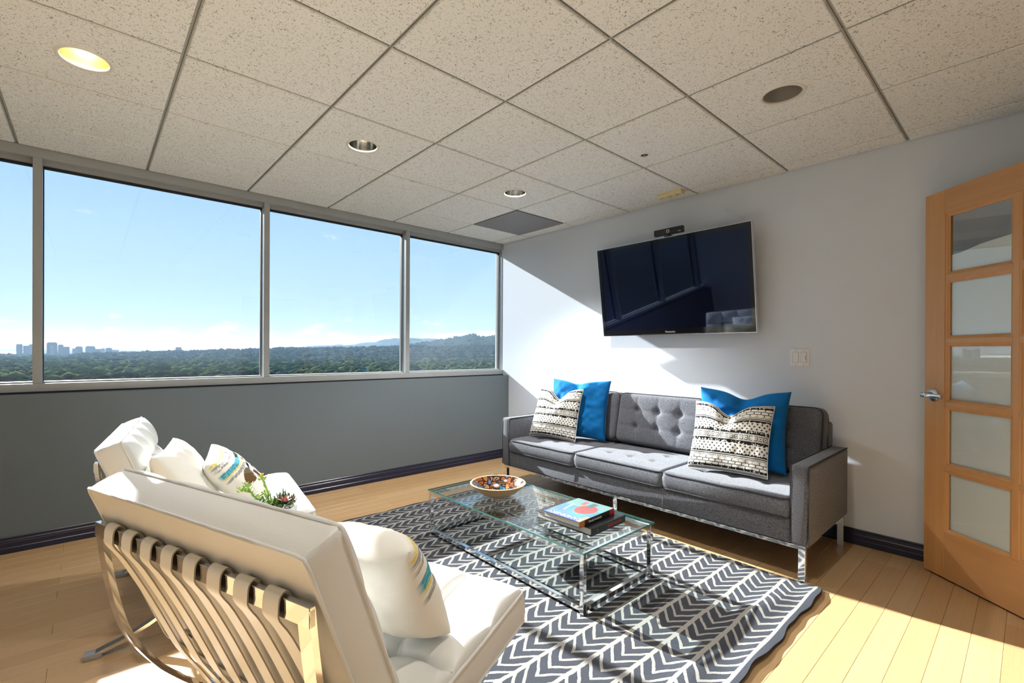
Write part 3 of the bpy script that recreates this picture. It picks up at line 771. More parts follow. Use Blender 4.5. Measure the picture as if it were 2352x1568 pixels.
def jacket(b, w, d, t):
    nx, ny = 90, 90; v, f, cc = [], [], []; n1 = nx+1
    for j in range(ny+1):
        for i in range(nx+1):
            u, q = i/nx, j/ny
            v.append((-w/2+w*u, -d/2+d*q, t+.0002))
            blue = (.10+.08*vnoise(u*4,q*4,1), .25+.16*vnoise(u*3,q*5,2), .42+.16*vnoise(u*5,q*3,3))
            c = blue
            if u > .62: c = (.22,.42,.38) if vnoise(u*5,q*5,7) > .45 else (.30,.36,.40)
            if ((u-.56)/.26)**2+((q-.36)/.27)**2 < 1: c = (.16,.40,.40)
            if ((u-.56)/.235)**2+((q-.36)/.245)**2 < 1: c = (.72,.11,.09)
            if .66 < u < .94 and .34 < q < .50: c = (.16,.17,.19)
            if .74 < u < .92 and .58 < q < .70: c = (.62,.16,.14)
            if .30 < u < .70 and abs(q-.78-.2*(u-.5)) < .02: c = (.62,.60,.38)
            if u < .14: c = (.13,.20,.46)
            if q < .10 and u < .30: c = (.62,.36,.20)
            cc.append(tuple(.55*q for q in c))
    f = [(j*n1+i, j*n1+i+1, (j+1)*n1+i+1, (j+1)*n1+i) for j in range(ny) for i in range(nx)]
    ring = list(range(nx))+[nx+j*n1 for j in range(ny)]+[ny*n1+nx-i for i in range(nx)]+[(ny-j)*n1 for j in range(ny)]
    b0 = len(v); v += [(v[k][0], v[k][1], t-.003) for k in ring]; cc += [cc[k] for k in ring]
    f += [(ring[(k+1) % len(ring)], ring[k], b0+k, b0+(k+1) % len(ring)) for k in range(len(ring))]+[tuple(range(b0, len(v)))]
    me = MB().add(v, f).mesh('front_cover', 'book_cover'); at = me.attributes.new('weave', 'FLOAT_COLOR', 'POINT'); at.data.foreach_set('color', [x for c in cc for x in c4(c)])
    o = link('front_cover', me, b)
    # title reads along the -x edge of the cover, its foot toward +x
    text_mesh('title', 'KANDINSKY', .036, Matrix.Translation((-w/2+.026, -.006, t+.0006)) @ Matrix.Rotation(PI/2, 4, 'Z'), 'ink_white', b, .0003, 1.0, .0006)
b2 = book('book', -1.612, -2.408, TOP+.0363, .292, .226, .030, math.radians(2.5), 'book_black', 'art book with blue and red cover and white title, lying on the black book', jacket)
text_mesh('spine_title', 'Wassily Kandinsky', .0145, SPIN(-.022, -.1156, .015), 'ink_white', b2, .0003, 1.0, .0002)
MB().rbox(-.146, -.108, -.1157, -.1140, .001, .029, .0005, 1).build('spine_band', 'ink_tan', b2)
MB().rbox(.104, .146, -.1157, -.1140, .001, .029, .0005, 1).build('spine_band', 'ink_red', b2)

# ------------------------------------------------------------------ armchairs
def arc_pts(pts, k=6):
    out = []; P = [Vector(p) for p in pts]
    for i in range(len(P)-1):
        p0, p1, p2, p3 = P[max(i-1,0)], P[i], P[i+1], P[min(i+2,len(P)-1)]
        for q in range(k):
            t = q/k; out.append(.5*((2*p1)+(p2-p0)*t+(2*p0-5*p1+4*p2-p3)*t*t+(3*p1-p0-3*p2+p3)*t**3))
    out.append(P[-1]); return out
FWH = .378                                    # half width of the frame
def make_chair(loc, rz, label):
    c = empty('lounge_chair', loc, rz, label, 'armchair', 'pair of white leather lounge chairs')
    A = [(0,.722),(.003,.69),(.011,.624),(.023,.55),(.046,.454),(.075,.388),(.121,.313),(.161,.263),(.204,.215),(.245,.175),(.30,.130),(.37,.083),(.45,.042),(.54,.004)]
    B = [(-.022,.004),(.021,.019),(.078,.037),(.127,.060),(.177,.086),(.225,.120),(.262,.160),(.31,.196),(.38,.230),(.48,.262),(.60,.288),(.74,.306)]
    sec = [(-.0175,-.0055),(.0175,-.0055),(.0175,.0055),(-.0175,.0055)]
    for s in (-1, 1):
        y = s*FWH
        for nm, C_ in (('back_leg', A), ('seat_leg', B)):
            P = [Vector((p.x, y, p.y)) for p in arc_pts([(a, b, 0) for a, b in C_], 5)] if False else [Vector((p[0], y, p[1])) for p in [(q.x, q.y) for q in arc_pts([(a, b, 0) for a, b in C_], 5)]]
            sec2 = [(-.0175,-.0055),(.0175,-.0055),(.0175,.0055),(-.0175,.0055)]
            # flat bar: wide side faces across the chair's depth at the back (17 mm half width), thin side seen from beside
            MB().sweep(P, [(-.0165,-.0062),(.0165,-.0062),(.0165,.0062),(-.0165,.0062)], (0,1,0)).build(nm, 'chrome', c, 35)
        MB().rbox(-.036, .020, y-.019, y+.019, -.004, .018, .003, 2).build('foot_glide', 'foot_glide', c, 40)
        MB().rbox(.505, .552, y-.019, y+.019, -.004, .014, .003, 2).build('foot_glide', 'foot_glide', c, 40)
    MB().rbox(-.0062, .0062, -FWH-.0165, FWH+.0165, .692, .727, .001, 1).build('top_bar', 'chrome', c)
    MB().rbox(.725, .745, -FWH, FWH, .285, .312, .001, 1).build('front_bar', 'chrome', c)
    MB().tube([(.262,-FWH,.168), (.262,FWH,.168)], .014, 10).build('rear_bar', 'chrome', c, 60)
    # back straps wrap the top bar and the rear bar
    L = Vector((.262-.018, 0, .168)); T = Vector((-.010, 0, .727))
    strap = [(.030,.675),(.018,.705),(.0105,.727),(.0,.7345),(-.010,.727),(-.0125,.705),(-.0100,.688),(.016,.645),(.068,.535),(.117,.420),(.144,.358),(.184,.290),(.238,.190),(.248,.160),(.264,.150),(.282,.163),(.276,.185),(.25,.225)]
    sp = [(q.x, q.y) for q in arc_pts([(a, b, 0) for a, b in strap], 3)]
    ms = MB().sweep([Vector((a, 0, b)) for a, b in sp], [(-.0215,-.0015),(.0215,-.0015),(.0215,.0015),(-.0215,.0015)], (0,1,0))
    ms.mi = [1 if (k % 4) in (1, 3) and k < len(ms.f)-2 else 0 for k in range(len(ms.f))]
    me = ms.mesh('back_strap', ['leather_strap', 'strap_edge'], 30)
    for k in range(8): link('back_strap', me, c, (0, (k-3.5)*.0865, 0))
    st = [(.745,.318),(.755,.300),(.74,.281),(.715,.300),(.60,.297),(.48,.270),(.38,.240),(.30,.205),(.275,.184),(.25,.170),(.262,.150),(.30,.17)]
    sp = [(q.x, q.y) for q in arc_pts([(a, b, 0) for a, b in st], 3)]
    me = MB().sweep([Vector((a, 0, b)) for a, b in sp], [(-.0205,-.0019),(.0205,-.0019),(.0205,.0019),(-.0205,.0019)], (0,1,0)).mesh('seat_strap', 'leather_strap', 30)
    for k in range(8): link('seat_strap', me, c, (0, (k-3.5)*.0865, 0))
    # snapped tabs that tie the back cushion to the straps
    for yy in (.216, -.303):
        tb = MB().rbox(-.020, .020, -.014, .014, -.002, .003, .002, 1)
        o = tb.build('strap_tab', 'leather_strap', c, 40); o.matrix_local = frame_matrix((.126, yy, .432), (0,1,0), (-.447,0,.894), (-.894,0,-.447))
        sn = MB().lathe([(.0003,.0055),(.006,.005),(.008,.003)], 12).build('snap', 'brushed_steel', o, 50)
    # cushions
    up = Vector((-.36, 0, .933)); nf = Vector((.933, 0, .36))
    base = Vector((.152, 0, .360)); Lb = .485
    M = frame_matrix(base+up*(Lb/2)+nf*.004, (0,1,0), up, nf)
    put_cushion('back_cushion', c, M, dict(w=.795, d=Lb, t=.088, cols=4, rows=3, res=.0075, crown=.006, seam=.014, dimple=.030, sw=.009, sb=.022, edge=.012, bulge=.004, quilt=.027, jit=.004, seed=5), 'leather', 'leather', .0135, pr=.0042, welt='leather_seam')
    sx = Vector((.966, 0, .115)).normalized(); sz = Vector((-sx.z, 0, sx.x))
    o = Vector((.232, 0, .2528))+sx*.280
    M = frame_matrix(o, sx, (0,1,0), sz)
    put_cushion('seat_cushion', c, M, dict(w=.560, d=.795, t=.098, cols=3, rows=4, res=.0075, crown=.006, seam=.014, dimple=.030, sw=.009, sb=.022, edge=.012, bulge=.004, quilt=.027, jit=.004, seed=11), 'leather', 'leather', .0135, pr=.0042, welt='leather_seam')
    return c
def copy_tree(o, parent=None):
    c = o.copy(); COL.objects.link(c); c.parent = parent
    if parent is not None: c.matrix_parent_inverse = o.matrix_parent_inverse.copy()
    for ch in o.children: copy_tree(ch, c)
    return c
NEAR = (-3.341, -2.780, .004); NRZ = math.atan2(.331, .944)
FAR = (-3.413, -1.238, .004); FRZ = math.atan2(-.145, .989)
chair = make_chair(NEAR, NRZ, 'white tufted leather lounge chair in the foreground seen from behind')
bpy.context.view_layer.update()
far = copy_tree(chair); far.location = FAR; far.rotation_euler = (0, 0, FRZ)
far['label'] = 'white tufted leather lounge chair nearer the windows, holding two pillows'
for ch in far.children:
    if ch.name.startswith('back_cushion'): ch.location = Vector(ch.location)+Vector((.36, 0, -.933))*.045
def chair_pt(ch, u, v, z):
    O, a = ch; c, s = math.cos(a), math.sin(a); return Vector((O[0]+u*c-v*s, O[1]+u*s+v*c, z))
def chair_dir(ch, u, v):
    a = ch[1]; c, s = math.cos(a), math.sin(a); return Vector((u*c-v*s, u*s+v*c, 0))
CN, CF = (NEAR, NRZ), (FAR, FRZ)
make_pillow('accent_pillow', .42, .315, .20, 110, abstract_print, plain((.80,.775,.71)), 'woven', lean(chair_pt(CN, .485, -.125, .428), chair_dir(CN, 0, 1), chair_dir(CN, 1, 0), 35, .315),
            'white backed pillow with coloured front on the foreground lounge chair', 'accent pillows on the lounge chairs', seed=3)
make_pillow('accent_pillow', .42, .41, .16, 60, plain((.80,.785,.73)), plain((.80,.785,.73)), 'woven', lean(chair_pt(CF, .385, -.20, .380), chair_dir(CF, .1, 1), chair_dir(CF, 1, -.1), 28, .40),
            'plain white pillow leaning on the back of the far lounge chair', 'accent pillows on the lounge chairs', seed=7)
make_pillow('accent_pillow', .37, .36, .15, 110, lambda u, v: abstract_print(u, max(.02, (v-.34)/.66)), plain((.80,.775,.71)), 'woven', lean(chair_pt(CF, .610, -.105, .410), chair_dir(CF, .08, 1), chair_dir(CF, 1, -.08), 44, .36, .05),
            'pillow printed with grey, brown, yellow and teal shapes on the far lounge chair', 'accent pillows on the lounge chairs', seed=12)

# ------------------------------------------------------------------ side table and planter between the chairs
st = empty('side_table', (-2.985, -1.975, 0), label='small round white side table tucked between the two lounge chairs', cat='table')
MB().lathe([(.0005,.455),(.165,.455),(.172,.460),(.172,.468),(.168,.470),(.0005,.470)], 40).build('table_top', 'ceramic_white', st, 40)
MB().lathe([(.016,.012),(.014,.10),(.014,.45),(.030,.455)], 20).build('pedestal', 'chrome', st, 50)
MB().lathe([(.0005,0),(.125,0),(.125,.006),(.03,.013),(.0005,.013)], 36).build('foot', 'chrome', st, 40)
def build_planter():
    P0 = Vector((-2.965, -1.965, .4705))
    pl = empty('planter', P0, -YAW, label='low pot of flowering succulents standing between the two lounge chairs', cat='plant')
    MB().lathe([(.0005,0),(.075,0),(.100,.030),(.108,.075),(.103,.078),(.097,.066),(.0005,.064)], 32).build('pot', 'ceramic_white', pl, 40)
    MB().lathe([(.097,.067),(.06,.071),(.0005,.074)], 24).build('soil', 'soil', pl, 60)
    rg = random.Random(11)
    def leaf(mb, o, d, L, w, up=.3):
        d = Vector(d).normalized(); s = d.cross(Vector((0,0,1))); s = s.normalized() if s.length > .01 else Vector((1,0,0)); n = s.cross(d)
        o = Vector(o); pts = []
        for t, k in ((0,.35),(.35,1),(.7,.85),(1,.05)):
            c = o+d*(L*t)+n*(up*L*t*t); pts.append((c-s*w*k*.5, c+n*w*.22*k, c+s*w*k*.5, c-n*w*.12*k))
        v = [p for r in pts for p in r]; f = [(i*4+q, i*4+(q+1) % 4, (i+1)*4+(q+1) % 4, (i+1)*4+q) for i in range(3) for q in range(4)]+[(12,13,14,15)]
        mb.add(v, f)
    def rosette(x, y, z, r, n, m_, nm):
        mb = MB()
        for k in range(n):
            a = k*2.4; e = .25+1.1*(1-k/n); rr = r*(.45+.55*k/n)
            leaf(mb, (x, y, z), (math.cos(a)*math.cos(e), math.sin(a)*math.cos(e), math.sin(e)), rr, rr*.42, .15)
        mb.build(nm, m_, pl, 60)
    for k in range(9):
        a = k*2.39; r = .03+.05*(k % 3)/2
        rosette(r*math.cos(a), r*math.sin(a), .075, rg.uniform(.032,.050), 16, 'leaf_dark' if k % 3 else 'leaf', 'rosette')
    for x, y, z in ((.070,-.012,.098), (.088,.008,.095), (.082,-.03,.105)): rosette(x, y, z, .034, 14, 'leaf_red', 'red_rosette')
    # low dark tuft on the right-hand side
    mb = MB()
    for k in range(70):
        a = rg.uniform(0, 2*PI); e = rg.uniform(.3, 1.4); r = rg.uniform(0,.05)
        leaf(mb, (.058+r*math.cos(a*3), r*math.sin(a*3), .085), (math.cos(a)*math.cos(e), math.sin(a)*math.cos(e), math.sin(e)), rg.uniform(.03,.055), .008, .2)
    mb.build('leaf_tuft', 'leaf_dark', pl, 60)
    def stalk(path, leaves, head):
        P = arc_pts(path, 6); mb = MB().tube(P, .0032, 6); s_ = mb.build('stem', 'leaf', pl, 60)
        lb = MB()
        for k in range(leaves):
            p = P[int((k+1)/(leaves+1)*(len(P)-1))]; a = k*2.4
            leaf(lb, p, (math.cos(a), math.sin(a), .45), .020, .009, .3)
        e = P[-1]
        for k in range(head):
            a = k*2.4; leaf(lb, e+Vector((.008*math.cos(a)*(k % 3), .008*math.sin(a)*(k % 3), -.004*(k % 4))), (math.cos(a), math.sin(a), .7), .014, .009, .3)
        lb.build('leaf_cluster', 'leaf', s_, 60)
        return e
    e = stalk([(.0,.0,.07), (.003,.0,.105), (-.004,.002,.14), (-.026,.004,.190)], 12, 12)
    fl = MB()
    for k in range(9): leaf(fl, e+Vector((0,0,.004)), (math.cos(k*.7), math.sin(k*.7), .9), .013, .007, .2)
    fl.build('flower', 'petal', pl, 60)
    e = stalk([(-.012,-.01,.07), (-.036,-.012,.105), (-.058,-.012,.135), (-.078,-.010,.165)], 16, 12)
    stalk([(-.058,-.012,.135), (-.078,-.014,.140), (-.098,-.012,.146)], 8, 9)
    stalk([(.0,.0,.115), (-.012,-.004,.128), (-.030,-.006,.118)], 4, 6)
build_planter()

# ------------------------------------------------------------------ television, camera, switch
tvM = frame_matrix((-.092, -2.070, 1.293), (0,-1,0), (-.106,0,.740), (-.740,0,-.106))
tv = empty('television', label='flat screen television tilted down on the wall above the sofa', cat='television'); tv.matrix_world = tvM
TW, TH = 1.262, .7476
def frame_ring(mb, w, h, t0, t1, z0, z1, bottom=None, top=None):
    b = t0 if bottom is None else bottom; tp = t0 if top is None else top
    mb.box(-w/2, w/2, 0, b, z0, z1).box(-w/2, w/2, h-tp, h, z0, z1).box(-w/2, -w/2+t0, b, h-tp, z0, z1).box(w/2-t0, w/2, b, h-tp, z0, z1); return mb
MB().rbox(-TW/2+.004, TW/2-.004, .004, TH-.004, -.034, -.006, .004, 1).build('body', 'tv_shell', tv)
frame_ring(MB(), TW, TH, .0045, 0, -.030, -.001).build('edge_trim', 'silver', tv)
bz = MB(); w2, h2 = TW-.009, TH-.009
bz.box(-w2/2, w2/2, .0045, .052, -.010, 0).box(-w2/2, w2/2, TH-.036, TH-.0045, -.010, 0).box(-w2/2, -w2/2+.026, .052, TH-.036, -.010, 0).box(w2/2-.026, w2/2, .052, TH-.036, -.010, 0)
bz.build('bezel', 'tv_black', tv)
MB().box(-w2/2+.026, w2/2-.026, .052, TH-.036, -.010, -.004).build('screen', 'tv_screen', tv)
MB().rbox(-.46, .46, .10, .62, -.066, -.034, .01, 2).build('rear_housing', 'tv_shell', tv)
MB().box(-.25, .25, .005, .011, -.020, .0006).build('sensor_strip', 'tv_shell', tv)
text_mesh('brand_lettering', 'Panasonic', .021, Matrix.Translation((0, .024, .0006)), 'ink_grey', tv, .0003, 1.0, .0004)
mt = MB().box(-.20, .20, .20, .50, -.082, -.066).box(-.03, .03, .30, .42, -.115, -.082).build('mount_plate', 'tv_shell', tv)
mb = MB().tube(arc_pts([(-.60,.48,-.05), (-.625,.40,-.052), (-.642,.30,-.056), (-.640,.22,-.058), (-.618,.16,-.05), (-.57,.13,-.045)], 6), .0026, 6); mb.build('cable', 'plastic_black', tv, 60)
wc = empty('conference_camera', (-.178, -2.100, 2.034), label='slim black conference camera bar on top of the television', cat='camera')
MB().rbox(-.020, .022, -.030, .030, .001, .010, .003, 1).build('mount', 'plastic_black', wc)
MB().rbox(-.008, .012, -.012, .012, .008, .024, .002, 1).build('neck', 'plastic_black', wc)
MB().rbox(-.017, .017, -.116, .116, .020, .066, .003, 2).build('bar', 'plastic_black', wc)
def disc_x(mb, x, y, z, r0, r1, d, n=24):
    v = []; f = []
    for r, dx in ((r0, d), (r1, d), (r1, 0), (r0, 0)):
        for i in range(n): v.append((x-dx, y+r*math.cos(2*PI*i/n), z+r*math.sin(2*PI*i/n)))
    for k in range(4):
        for i in range(n): f.append((k*n+i, k*n+(i+1) % n, ((k+1) % 4)*n+(i+1) % n, ((k+1) % 4)*n+i))
    return mb.add(v, f)
disc_x(MB(), -.017, 0, .042, .0085, .0125, .002).build('lens_ring', 'ink_white', wc)
disc_x(MB(), -.017, 0, .042, .0005, .0085, .001).build('lens', 'tv_screen', wc)
MB().box(-.0178, -.0168, -.104, -.082, .027, .031).build('logo', 'ink_grey', wc)
sw = empty('light_switch', (0, -2.930, 1.1255), label='white double rocker light switch plate beside the sofa', cat='switch')
MB().rbox(-.006, 0, -.056, .056, -.057, .057, .002, 2).build('plate', 'plastic_white', sw, 40)
for q in (-.023, .023):
    MB().box(-.0068, -.005, q-.0175, q+.0175, -.034, .034).build('surround', 'plastic_gap', sw)
    MB().rbox(-.0090, -.005, q-.0165, q+.0165, -.033, .033, .0015, 1).build('rocker', 'plastic_white', sw, 40)
for q in (-.023, .023):
    for z in (-.047, .047): MB().add([(-.0062, q+.003*math.cos(i*PI/4), z+.003*math.sin(i*PI/4)) for i in range(8)]+[(-.0071, q+.0026*math.cos(i*PI/4), z+.0026*math.sin(i*PI/4)) for i in range(8)], [(i, (i+1) % 8, 8+(i+1) % 8, 8+i) for i in range(8)]+[tuple(range(8, 16))]).build('screw', 'brushed_steel', sw)
MB().box(-.0100, -.0088, -.0365, -.0335, -.015, .012).build('dimmer_slider', 'plastic_gap', sw)

# ------------------------------------------------------------------ door (local x runs from the lock edge to the hinge, room side is -y)
dr = struct(empty('door_1', (-.138, -3.556, 0), math.atan2(-.753, -.658)))
DW, DT, DHt = .882, .042, 1.992
S0, S1, MU = .112, .768, .026; ZB, ZT = .245, 1.868
mid = (S0+S1)/2
MB().rbox(0, S0, 0, DT, .010, DHt, .0015, 1).build('stile', 'maple', dr); MB().rbox(S1+.002, DW, 0, DT, .010, DHt, .0015, 1).build('stile', 'maple', dr)
MB().rbox(S0+.0004, S1+.0016, 0, DT, ZT, DHt, .0012, 1).build('top_rail', 'maple_across', dr); MB().rbox(S0+.0004, S1+.0016, 0, DT, .010, ZB, .0012, 1).build('bottom_rail', 'maple_across', dr)
zz = [ZB]+[ZB+(ZT-ZB)*k/5 for k in range(1, 5)]+[ZT]
MB().rbox(mid-MU/2, mid+MU/2, .003, DT-.003, ZB, ZT, .001, 1).build('muntin', 'maple', dr)
for z in zz[1:-1]:
    for a_, b_ in ((S0, mid-MU/2), (mid+MU/2, S1)): MB().rbox(a_, b_, .003, DT-.003, z-MU/2, z+MU/2, .001, 1).build('muntin', 'maple_across', dr)
for a_, b_ in ((S0, mid-MU/2), (mid+MU/2, S1)):
    for k in range(5):
        z0 = zz[k]+(MU/2 if k else 0); z1 = zz[k+1]-(MU/2 if k < 4 else 0)
        o_ = [(a_, z0), (b_, z0), (b_, z1), (a_, z1)]; i1 = .009; i2 = .017
        rings = [[(p[0], .0035, p[1]) for p in o_]]
        for ins, yy in ((.0075,.0060), (.0095,.0090), (.0155,.0120), (.0155,.0165)):
            rings.append([(a_+ins, yy, z0+ins), (b_-ins, yy, z0+ins), (b_-ins, yy, z1-ins), (a_+ins, yy, z1-ins)])
        v = [p for r in rings for p in r]; f = [(r*4+q, r*4+(q+1) % 4, (r+1)*4+(q+1) % 4, (r+1)*4+q) for r in range(4) for q in range(4)]
        MB().add(v, f).build('glazing_bead', 'maple', dr)
        MB().box(a_+.001, b_-.001, .0166, .0206, z0+.001, z1-.001).build('pane', 'window_glass', dr)
        zt_ = z1-.001 if k < 4 else 1.655
        if k == 4: MB().add([(a_+.002, .0225, z0), (b_-.002, .0225, z0), (b_-.002, .0225, zt_+.040), ((a_+b_)/2, .0235, zt_+.026), (a_+.06, .0225, zt_+.004), (a_+.002, .0225, zt_)]+[(a_+.002, .0235, z0), (b_-.002, .0235, z0), (b_-.002, .0235, zt_+.040), ((a_+b_)/2, .0245, zt_+.026), (a_+.06, .0235, zt_+.004), (a_+.002, .0235, zt_)],
                            [(0,1,2,3,4,5), (11,10,9,8,7,6)]+[(q, (q+1) % 6, 6+(q+1) % 6, 6+q) for q in range(6)]).build('film', 'film', dr)
        else: MB().box(a_+.002, b_-.002, .0225, .0235, z0+.001, zt_).build('film', 'film', dr)
hz = .938
hd = MB(); 
def lathe_y(mb, prof, c, n=28):
    v = []; f = []
    for r, yy in prof:
        for i in range(n): v.append((c[0]+r*math.cos(2*PI*i/n), yy, c[2]+r*math.sin(2*PI*i/n)))
    for k in range(len(prof)-1):
        for i in range(n): f.append((k*n+i, k*n+(i+1) % n, (k+1)*n+(i+1) % n, (k+1)*n+i))
    f += [tuple(range(n)), tuple((len(prof)-1)*n+i for i in range(n))]
    return mb.add(v, f)
lev = lathe_y(MB(), [(.034,0),(.034,-.006),(.030,-.010),(.018,-.012),(.015,-.016),(.013,-.040)], (.050,0,hz)).build('handle', 'brushed_steel', dr, 40)
MB().rbox(.036, .070, -.062, -.038, hz-.013, hz+.013, .006, 3).build('lever_hub', 'brushed_steel', lev, 45)
MB().rbox(.060, .152, -.060, -.046, hz-.012, hz+.010, .004, 2).build('lever', 'brushed_steel', lev, 45)
lathe_y(MB(), [(.0085,-.061),(.0085,-.0645),(.006,-.0655),(.0004,-.0655)], (.050,0,hz)).build('key_cylinder', 'brushed_steel', lev, 45)
MB().box(.049, .051, -.0662, -.065, hz-.004, hz+.004).build('keyway', 'plastic_black', lev)
for z in (.22, 1.0, 1.78):
    MB().tube([(DW+.004, .002, z-.045), (DW+.004, .002, z+.045)], .007, 10).build('hinge', 'brushed_steel', dr, 50)

# ------------------------------------------------------------------ outdoors
import numpy as np
GZ = -36.0
def az_of(px): d = pixel_dir(px, 800); return math.atan2(d.x, d.y)
def at(px, py, D):
    d = pixel_dir(px, py); k = D/math.hypot(d.x, d.y); return CAM+d*k
def pol(a, D, z): return (CAM.x+D*math.sin(a), CAM.y+D*math.cos(a), z)
# valley floor
v = []; f = []; na = 40
for D in (60, 300, 900, 2500, 7000, 16000):
    for i in range(na+1): v.append(pol(math.radians(-40+110*i/na), D, GZ))
for r in range(5):
    for i in range(na): f.append((r*(na+1)+i, r*(na+1)+i+1, (r+1)*(na+1)+i+1, (r+1)*(na+1)+i))
struct(MB().add(v, f).build('ground', 'valley'))
v = [pol(math.radians(a), D, GZ+.6) for D in (5200, 15800) for a in range(-40, -1, 3)]; k = len(v)//2
struct(MB().add(v, [(i, i+1, k+i+1, k+i) for i in range(k-1)]).build('sea', 'sea_water'))
# hills
def ridge(name, tbl, D, dn, df, seed, amp, material='hill_scrub'):
    xs_ = [t[0] for t in tbl]; n = 260; rows_ = 16; v = []; f = []
    for j in range(rows_+1):
        q = j/rows_; d = D-dn+(dn+df)*q; k = (smooth01(0, dn/(dn+df), q) if q < dn/(dn+df) else 1-smooth01(dn/(dn+df), 1, q))
        for i in range(n+1):
            px = xs_[0]+(xs_[-1]-xs_[0])*i/n; py = float(np.interp(px, xs_, [t[1] for t in tbl]))
            top = at(px, py, D).z; a = az_of(px); nz = (vnoise(i*.16, q*6, seed)-.5)*amp*k+(vnoise(i*.6, q*15, seed+1)-.5)*amp*.3*k
            v.append(pol(a, d, GZ-2+(top-GZ+2)*k+nz))
    for j in range(rows_):
        for i in range(n): f.append((j*(n+1)+i, j*(n+1)+i+1, (j+1)*(n+1)+i+1, (j+1)*(n+1)+i))
    struct(MB().add(v, f).build(name, material, None, 60)); return v
r_far = ridge('hill_far', [(560,806),(640,801),(700,797),(730,792.5),(760,793),(800,791),(835,788),(860,785.5),(885,779),(905,776.5),(930,777.5),(960,776.5),(985,777.5),(1010,780),(1060,784),(1170,790),(1260,800)], 7500, 2600, 1500, 3, 22)
r_near = ridge('hill_near', [(820,806),(900,799),(950,790),(985,785),(1010,780),(1035,778),(1055,773),(1075,769),(1090,768.5),(1105,771.5),(1125,772.5),(1150,771),(1200,768),(1290,772),(1380,790)], 3600, 1500, 900, 8, 16)
r_low = ridge('hill_low', [(180,813),(260,811.5),(340,809.5),(450,806),(520,804.5),(600,801),(660,799.5),(720,799.5),(800,798),(880,796),(960,795),(1040,796),(1120,794),(1180,795),(1290,803)], 2700, 1500, 600, 14, 7)
# trees
def ico(sub):
    bm = bmesh.new(); bmesh.ops.create_icosphere(bm, subdivisions=sub, radius=1); bm.verts.ensure_lookup_table()
    v = np.array([q.co[:] for q in bm.verts]); f = [[w_.index for w_ in q.verts] for q in bm.faces]; bm.free(); return v, f
def tree_mesh(seed, material, tall):
    rg = random.Random(seed); mb = MB(); bv, bf = ico(2)
    mb.tube([(0,0,0), (.2,.1,4), (.1,.2,7)], .45, 6)
    for k in range(18):
        a = rg.uniform(0, 6.28); r = rg.uniform(0, 3.8)*(1 if k else 0); z = 6.2+rg.uniform(0, 4.6)*tall-.35*r; s = rg.uniform(1.3, 2.3)
        pts = [(r*math.cos(a)+s*p[0]*(1+.2*(hsh(p[0]*9+k, p[1]*7, seed)-.5)*2), r*math.sin(a)+s*p[1]*(1+.2*(hsh(p[1]*9+k, p[2]*7, seed)-.5)*2), z+s*.85*p[2]*(1+.2*(hsh(p[2]*9+k, p[0]*7, seed)-.5)*2)) for p in bv]
        mb.add(pts, bf, 0)
    return mb.mesh('tree', material, 180)
tms = [tree_mesh(1, 'foliage', 1.0), tree_mesh(2, 'foliage_pale', .8), tree_mesh(3, 'foliage_deep', 1.15), tree_mesh(4, 'foliage', .7), tree_mesh(5, 'foliage_pale', 1.1)]
rg = random.Random(21)
for k in range(300):
    px = -30+1200*((k*.618034) % 1); D = 430+420*rg.random()**1.4
    right = smooth01(650, 1000, px)
    w_ = [.34-.2*right, .14+.36*right, .34-.2*right, .10, .08+.24*right]
    me = rg.choices(tms, w_)[0]
    o = link('tree', me, None, pol(az_of(px), D, GZ)); s = rg.uniform(.85, 1.35)*(1+.30*right); o.scale = (s*1.15, s*1.15, s); o.rotation_euler = (0, 0, rg.uniform(0, 6.28))
    tag(o, 'tree in the leafy canopy nearest below the windows', 'tree', 'trees below the windows')
def forest(name, count, d0, d1, material, seed, label, px0=-40, px1=1180, spots=None):
    rg = np.random.default_rng(seed); bv, bf = ico(1); bf = np.array(bf)
    D = d0*(d1/d0)**rg.random(count); px = px0+(px1-px0)*rg.random(count)
    az = np.array([az_of(p) for p in px]); V = []; F = []
    for k in range(count):
        s = rg.uniform(4.0, 7.5)*(1+.5*(D[k]/d1)); h = rg.uniform(6, 12)
        p = bv*(1+.13*rg.standard_normal((len(bv), 1)))*np.array([s, s, s*.85]); c = np.array(pol(az[k], D[k], GZ+h))
        if spots is not None: q = spots[int(rg.random()*len(spots))]; c = np.array(q)+np.array([rg.uniform(-20,20), rg.uniform(-20,20), rg.uniform(-1,3)])
        V.append(p+c); F.append(bf+len(bv)*k)
    V = np.concatenate(V); F = np.concatenate(F); me = bpy.data.meshes.new(name)
    me.vertices.add(len(V)); me.vertices.foreach_set('co', V.ravel()); me.loops.add(F.size); me.loops.foreach_set('vertex_index', F.ravel())
    me.polygons.add(len(F)); me.polygons.foreach_set('loop_start', np.arange(0, F.size, 3)); me.polygons.foreach_set('loop_total', np.full(len(F), 3))
    me.polygons.foreach_set('use_smooth', np.ones(len(F), bool)); me.materials.append(MATS[material]); me.update(); me.validate()
    o = link(name, me); o['kind'] = 'stuff'; tag(o, label, 'trees')
forest('tree_canopy', 4200, 560, 4300, 'foliage_deep', 1, 'dark green canopy of distant trees filling the valley')
forest('tree_canopy', 3000, 560, 4000, 'foliage', 2, 'mid green canopy of distant trees filling the valley')
forest('tree_canopy', 1500, 560, 3000, 'foliage_pale', 3, 'pale green crowns scattered through the distant canopy')
forest('hill_trees', 3800, 560, 3000, 'foliage_deep', 4, 'dark trees covering the low rise in front of the hills', spots=r_low)
forest('hill_trees', 1800, 560, 3000, 'foliage', 5, 'scattered trees on the slopes of the nearer hill', spots=r_near)
